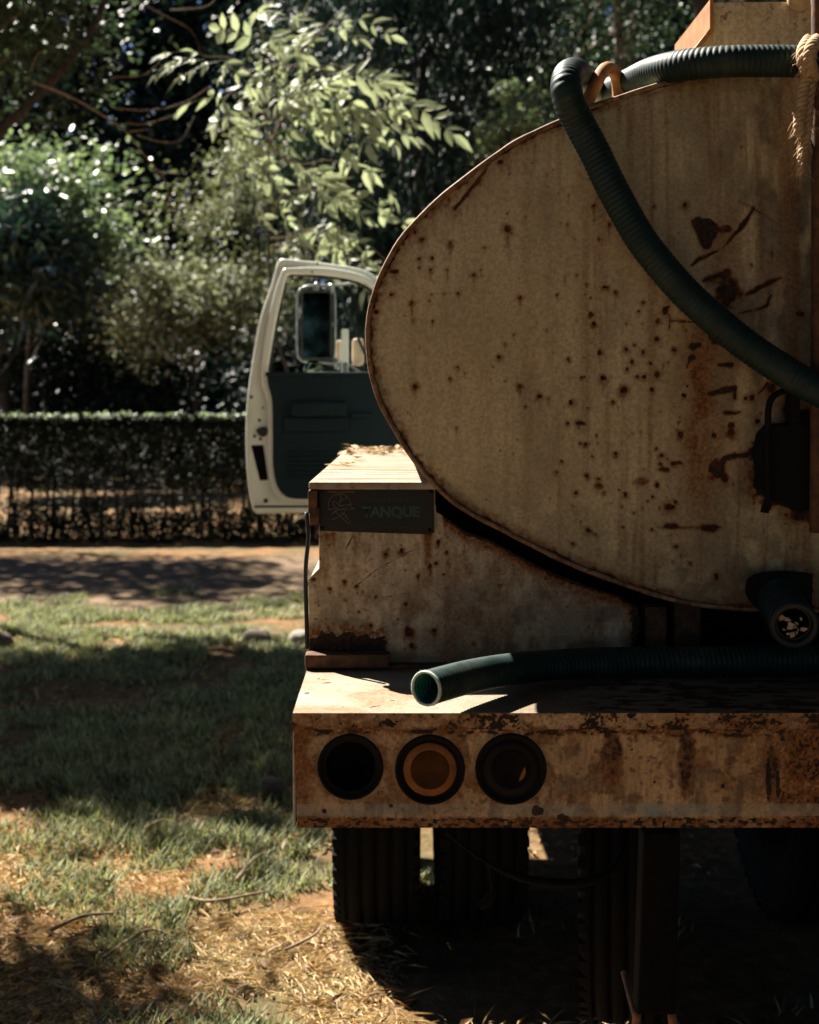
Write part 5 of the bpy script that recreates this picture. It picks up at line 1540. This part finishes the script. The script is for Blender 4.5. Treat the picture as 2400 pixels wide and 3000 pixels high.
tree('added_bush_blocker', 'unseen bushy tree added right of the truck tail to dim that side', 'tree', (3.6, 0.8, 0), (2.9, 1.0, 2.6), (1.1, 1.3, 2.6), 90, 14000, 0.6, 0.22, 'leaf_dark', 96, 0.14, shell=0.2, xmin=1.75)  # unseen tree added to block light from the tank's right
for k, (x, y) in enumerate([(-7.2, 33.5), (-2.4, 33.5), (0.8, 33), (3.5, 33)]):
    tree('understory_shrub', ['dark low shrub under the bright green tree', 'dark low shrub under the taller olive tree', 'dark low shrub left of the evergreen trunk', 'dark low shrub right of the evergreen trunk'][k], 'shrub',
         (x, y, 0), (x, y, 2.2), (2.4, 1.0, 2.0), 60, 7000, 0.9, 0.24, 'leaf_dark', 100 + k, 0.06, shell=0.2)
# unseen high crowns added to cut sky light over the clearing
tree('added_canopy', 'unseen tall tree added over the truck to cut sky light', 'tree', (4.6, 4.8, 0), (2.9, 4.4, 10.5), (4.2, 4.6, 2.6), 130, 15000, 1.3, 0.34, 'leaf_mid', 90, 0.25, shell=0.1)
tree('added_canopy', 'unseen tall tree added over the photographer to cut sky light', 'tree', (2.4, -4.6, 0), (0.4, -3.2, 9.5), (5.0, 4.0, 2.6), 130, 15000, 1.3, 0.34, 'leaf_mid', 91, 0.25, shell=0.1)
tree('added_canopy', 'unseen tall tree added over the left rear to cut sky light', 'tree', (-11.5, -6.5, 0), (-10.5, -5.5, 9.0), (4.0, 4.2, 3.0), 130, 13000, 1.3, 0.34, 'leaf_mid', 92, 0.25, shell=0.1)
tree('added_canopy', 'unseen tall tree added over the near lawn to cut sky light', 'tree', (7.0, 7.6, 0), (0.6, 6.8, 15.0), (4.4, 4.2, 1.6), 150, 17000, 1.4, 0.36, 'leaf_mid', 93, 0.22, shell=0.1)
tree('added_canopy', 'unseen leafy tree added far left of the lawn to cut sky light', 'tree', (-12, 4, 0), (-11.5, 4, 6.5), (3.0, 3.4, 6.0), 130, 12000, 1.3, 0.36, 'leaf_mid', 94, 0.22, shell=0.2)
tree('added_canopy', 'unseen tall tree added over the cab to cut sky light', 'tree', (6.5, 10, 0), (4.2, 10.5, 14.5), (4.6, 4.6, 2.0), 140, 15000, 1.4, 0.36, 'leaf_mid', 95, 0.25, shell=0.1)
tree('added_canopy', 'unseen tall tree added high over the hedge to cut sky light', 'tree', (9, 13, 0), (-0.5, 14, 16.5), (4.2, 3.2, 1.8), 140, 14000, 1.4, 0.36, 'leaf_mid', 97, 0.28, shell=0.1)
tree('added_canopy', 'unseen tall tree added high behind the cab to cut sky light', 'tree', (10, 16, 0), (4.5, 18, 17.5), (5.5, 4.6, 2.2), 150, 15000, 1.5, 0.40, 'leaf_mid', 98, 0.28, shell=0.1)
tree('added_canopy', 'unseen tall tree added high over the far lawn to cut sky light', 'tree', (11, 22, 0), (-1.5, 22, 19.5), (5.5, 4.4, 2.2), 150, 15000, 1.5, 0.40, 'leaf_mid', 99, 0.28, shell=0.1)
tree('added_canopy', 'unseen tall tree added high at the left to cut sky light', 'tree', (-13, 0, 0), (-9.5, 0.5, 15.0), (4.2, 4.2, 2.0), 140, 14000, 1.4, 0.36, 'leaf_mid', 89, 0.28, shell=0.1)
# the wood behind everything
def woods():
    rng = np.random.default_rng(80)
    n = 80000
    X = rng.uniform(-24, 24, n); Y = rng.uniform(41, 50, n)
    top = 17 + 5 * fbm(X * 0.25, X * 0 + 2, 3)
    
    Z = top * rng.random(n) ** 1.25
    d = fbm(X * 0.6, Z * 0.6, 3)
    keep = (d > 0.36) | (Y > 45.5)
    P = np.stack([X, Y, Z], -1)[keep]
    S = np.where(P[:, 1] > 45.5, 1.1, 0.38) * (0.6 + 0.8 * rng.random(len(P)))
    o = scatter('far_woods', P, rand_rot(len(P), rng, 0.3), S, M['leaf_dark'])
    tag(o, 'dark mass of woodland closing the view behind the trees', 'woods', kind='stuff')
woods()

# ------------------------------------------------------------------ ground cover
def in_view(X, Y, pad=0.25):
    return (X > -VX / F * Y - pad) & (X < 1250 / F * Y + pad)

def grass():
    rng = np.random.default_rng(90)
    n = 330000
    Y = 3.0 + 9.8 * rng.random(n) ** 1.35
    X = rng.uniform(-4.2, 1.6, n)
    dn = fbm(X * 2.2 + 7, Y * 2.2, 4)
    zone = np.where(Y < 5.6, 0.44, np.where(Y < 8.6, 0.44, np.where(Y < 11.2, 0.36, 0.36 + 0.13 * (Y - 11.2))))
    zone = zone + 0.25 * sstep(-0.5, 0.1, X) * (Y < 6)
    prob = sstep(zone - 0.04, zone + 0.16, dn)
    k = in_view(X, Y) & (rng.random(n) < prob) & ~((X > -0.25) & (Y > 2) & (Y < 3.9))
    X, Y = X[k], Y[k]
    m = len(X)
    P = np.stack([X, Y, ground_height(X, Y) - 0.004], -1)
    a = rng.uniform(0, 2 * math.pi, m); c, s = np.cos(a), np.sin(a)
    lean = rng.uniform(0, 0.9, m)
    R = np.zeros((m, 3, 3))
    R[:, :, 0] = np.stack([c, s, np.zeros(m)], -1)
    R[:, :, 1] = np.stack([-s, c, np.zeros(m)], -1)
    z = np.stack([c * lean, s * lean, np.ones(m)], -1); z /= np.linalg.norm(z, axis=1)[:, None]
    R[:, :, 2] = z
    tall = 0.035 + 0.05 * rng.random(m) ** 2 + 0.05 * sstep(0.55, 0.75, fbm(X * 5, Y * 5, 2)) * rng.random(m)
    S = np.stack([tall, np.full(m, 0.0060) * (0.6 + 1.0 * rng.random(m)) * (1 + 0.06 * Y), tall], -1)
    o = scatter('grass', P, R, S, M['grass'], None, BLADE_V, BLADE_F)
    tag(o, 'patchy green grass growing over the lawn left of the truck', 'grass', kind='stuff')
grass()

def litter():
    rng = np.random.default_rng(91)
    # straw stalks
    n = 110000
    Y = 2.9 + 4.6 * rng.random(n) ** 1.4
    X = rng.uniform(-2.6, 1.4, n)
    k = in_view(X, Y) & ~((X > -0.05 + 0.1 * rng.random(n)) & (Y > 3.72 + 0.12 * rng.random(n))) & (fbm(X * 1.8 + 3, Y * 1.8 + 9, 3) > 0.34 + 0.04 * (Y - 3) + 0.12 * (fbm(X * 9, Y * 9, 2) - 0.5))
    X, Y = X[k], Y[k]; m = len(X)
    P = np.stack([X, Y, ground_height(X, Y) + 0.003 + 0.022 * rng.random(m) ** 2], -1)
    R = rand_rot(m, rng, 2.2)
    L = 0.02 + 0.11 * rng.random(m) ** 2.2
    S = np.stack([L, 0.008 + 0.006 * rng.random(m), L * 0.8], -1)
    tag(scatter('straw', P, R, S, M['straw'], None, LANCE_V, LEAF_F), 'dry straw strewn over the ground in front of the wheel', 'straw', kind='stuff')
    # dead leaves
    n = 9000
    Y = 2.9 + 7.5 * rng.random(n) ** 1.3
    X = rng.uniform(-3.4, 1.5, n)
    k = in_view(X, Y) & ~((X > -0.05) & (Y > 3.8) & (Y < 5.0)) & (fbm(X * 1.2 + 30, Y * 1.2, 3) > 0.40)
    X, Y = X[k], Y[k]; m = len(X)
    P = np.stack([X, Y, ground_height(X, Y) + 0.006 + 0.02 * rng.random(m)], -1)
    R = rand_rot(m, rng, 1.4)
    L = 0.025 + 0.05 * rng.random(m) ** 1.5
    S = np.stack([L, L * 0.75, L * 2.0], -1)
    tag(scatter('dead_leaves', P, R, S, M['dry_leaf'], None), 'fallen brown leaves scattered over the lawn', 'leaves', kind='stuff')
litter()

rng_ = np.random.default_rng(17)
m_ = 120
P_ = np.stack([rng_.uniform(-0.17, 0.06, m_), 4.72 - 0.7 * rng_.random(m_) ** 1.6, zt + 0.003 + 0.012 * rng_.random(m_) ** 2], -1)
L_ = 0.02 + 0.045 * rng_.random(m_)
tag(scatter('lid_litter', P_, rand_rot(m_, rng_, 3.0), np.stack([L_, L_ * 0.7, L_], -1), M['dry_leaf']), 'dead leaves heaped at the far end of the toolbox lid', 'leaves', kind='stuff')
# sticks, block, stones
def stick(pts, r, label):
    P = [G(x, y) + Vector((0, 0, 0.018 + r)) for x, y in pts]
    P[len(P) // 2].z += 0.015
    o = tube('fallen_stick', P, [r, r * 0.9, r * 0.5], M['twig'], None, 24, 7)
    tag(o, label, 'stick', 'sticks lying on the lawn')
stick([(423, 2443), (481, 2429), (545, 2440)], 0.008, 'curved stick on the lawn at the edge of the dark shade')
stick([(150, 2745), (243, 2716), (354, 2693)], 0.008, 'dark straight stick lying left on the sunlit straw')
stick([(301, 2826), (429, 2757), (516, 2764)], 0.006, 'pale thin bent stick nearest the bottom left corner')
stick([(545, 2646), (626, 2670), (783, 2629)], 0.007, 'pale long stick lying toward the wheel')
stick([(835, 2803), (916, 2774), (945, 2727)], 0.006, 'thin curved twig on the ground beside the rear wheel')
stick([(690, 2600), (745, 2545), (780, 2515)], 0.009, 'short brown stick in the sun below the bumper corner')

def rock(name, c, size, mat, label, cat, seed, square=0.0):
    bm = bmesh.new()
    bmesh.ops.create_icosphere(bm, subdivisions=3, radius=1)
    rg = np.random.default_rng(seed); off = rg.uniform(0, 50, 2)
    for v in bm.verts:
        d = v.co.normalized()
        k = 1 + 0.5 * (float(fbm(np.array([d.x * 1.7 + off[0] + d.z]), np.array([d.y * 1.7 + off[1]]), 3)[0]) - 0.5)
        if square:
            mx = max(abs(d.x), abs(d.y), abs(d.z)); k *= (1 - square) + square / mx
        v.co = Vector((d.x * size[0] * k, d.y * size[1] * k, max(d.z * size[2] * k, -size[2] * 0.6))) + Vector(c) + Vector((0, 0, size[2] * 0.5))
    o = bm_obj(name, bm, mat, None, True)
    tag(o, label, cat, 'stones and a stump on the lawn' if name == 'stone' else None)
rock('wood_block', G(802, 2338), (0.060, 0.06, 0.065), M['stone_dark'], 'small dark wood block on the lawn beside the bumper corner', 'block', 1, 0.75)
rock('stone', G(752, 1884), (0.13, 0.1, 0.075), M['stone_dark'], 'brown stone in the grass far behind the bumper', 'stone', 2)
rock('stone', G(880, 1886), (0.10, 0.09, 0.075), M['stone'], 'pale stone in the grass touching the truck outline', 'stone', 3)
rock('stone', G(-5, 1900), (0.12, 0.1, 0.09), M['stone_dark'], 'dark stump at the left edge of the lawn', 'stone', 4)  # trunk base shaped as a rock

# debris on the truck
def debris(name, p, L, w, rot, label, mat, seed):
    rg = random.Random(seed)
    bm = bmesh.new()
    n = 7
    rows = []
    for k in range(n):
        t = k / (n - 1); ww = w * math.sin(math.pi * (0.08 + 0.86 * t)); z = 0.25 * L * (t - 0.5) ** 2 + rg.uniform(0, 0.04) * L
        rows.append([bm.verts.new(Vector((L * (t - .5), s * ww, z + abs(s) * ww * 0.35))) for s in (-1, 0, 1)])
    for a, b in zip(rows[:-1], rows[1:]):
        for j in (0, 1): bm.faces.new((a[j], a[j + 1], b[j + 1], b[j]))
    bmesh.ops.transform(bm, matrix=Matrix.Translation(p) @ Matrix.Rotation(rot, 4, 'Z'), verts=bm.verts)
    me_ = bm_obj(name, bm, mat, None, True)
    tag(me_, label, 'leaf', 'dry leaves fallen on the truck')
debris('dry_leaf', Vector((-0.135, 2.455, bz1 + 0.004)), 0.022, 0.004, 0.4, 'dry twiglet on the bright corner of the bumper top', M['dry_leaf'], 1)
debris('dry_leaf', Vector((-0.035, 2.26, bz1 + 0.004)), 0.03, 0.002, 0.7, 'thin dark leaf stalk near the bumper front edge', M['twig'], 2)
rg = random.Random(44)
for k, lab in enumerate(['curled orange leaf at the back of the toolbox lid', 'dry leaf at the toolbox lid edge', 'flat brown leaf at the middle of the toolbox lid', 'small leaf beside the tank on the toolbox lid',
                         'long straw leaf at the left edge of the toolbox lid', 'pale straw leaf across the toolbox lid', 'crumpled leaf far back on the toolbox lid']):
    x = rg.uniform(-0.13, 0.03); y = [4.4, 4.2, 3.7, 4.5, 3.15, 3.3, 4.6][k]
    debris('dry_leaf', Vector((x if k != 4 else -0.13, y, zt + 0.006)), rg.uniform(0.05, 0.10), rg.uniform(0.006, 0.014), rg.uniform(0, 3), lab, M['straw'] if k in (4, 5) else M['dry_leaf'], k + 10)
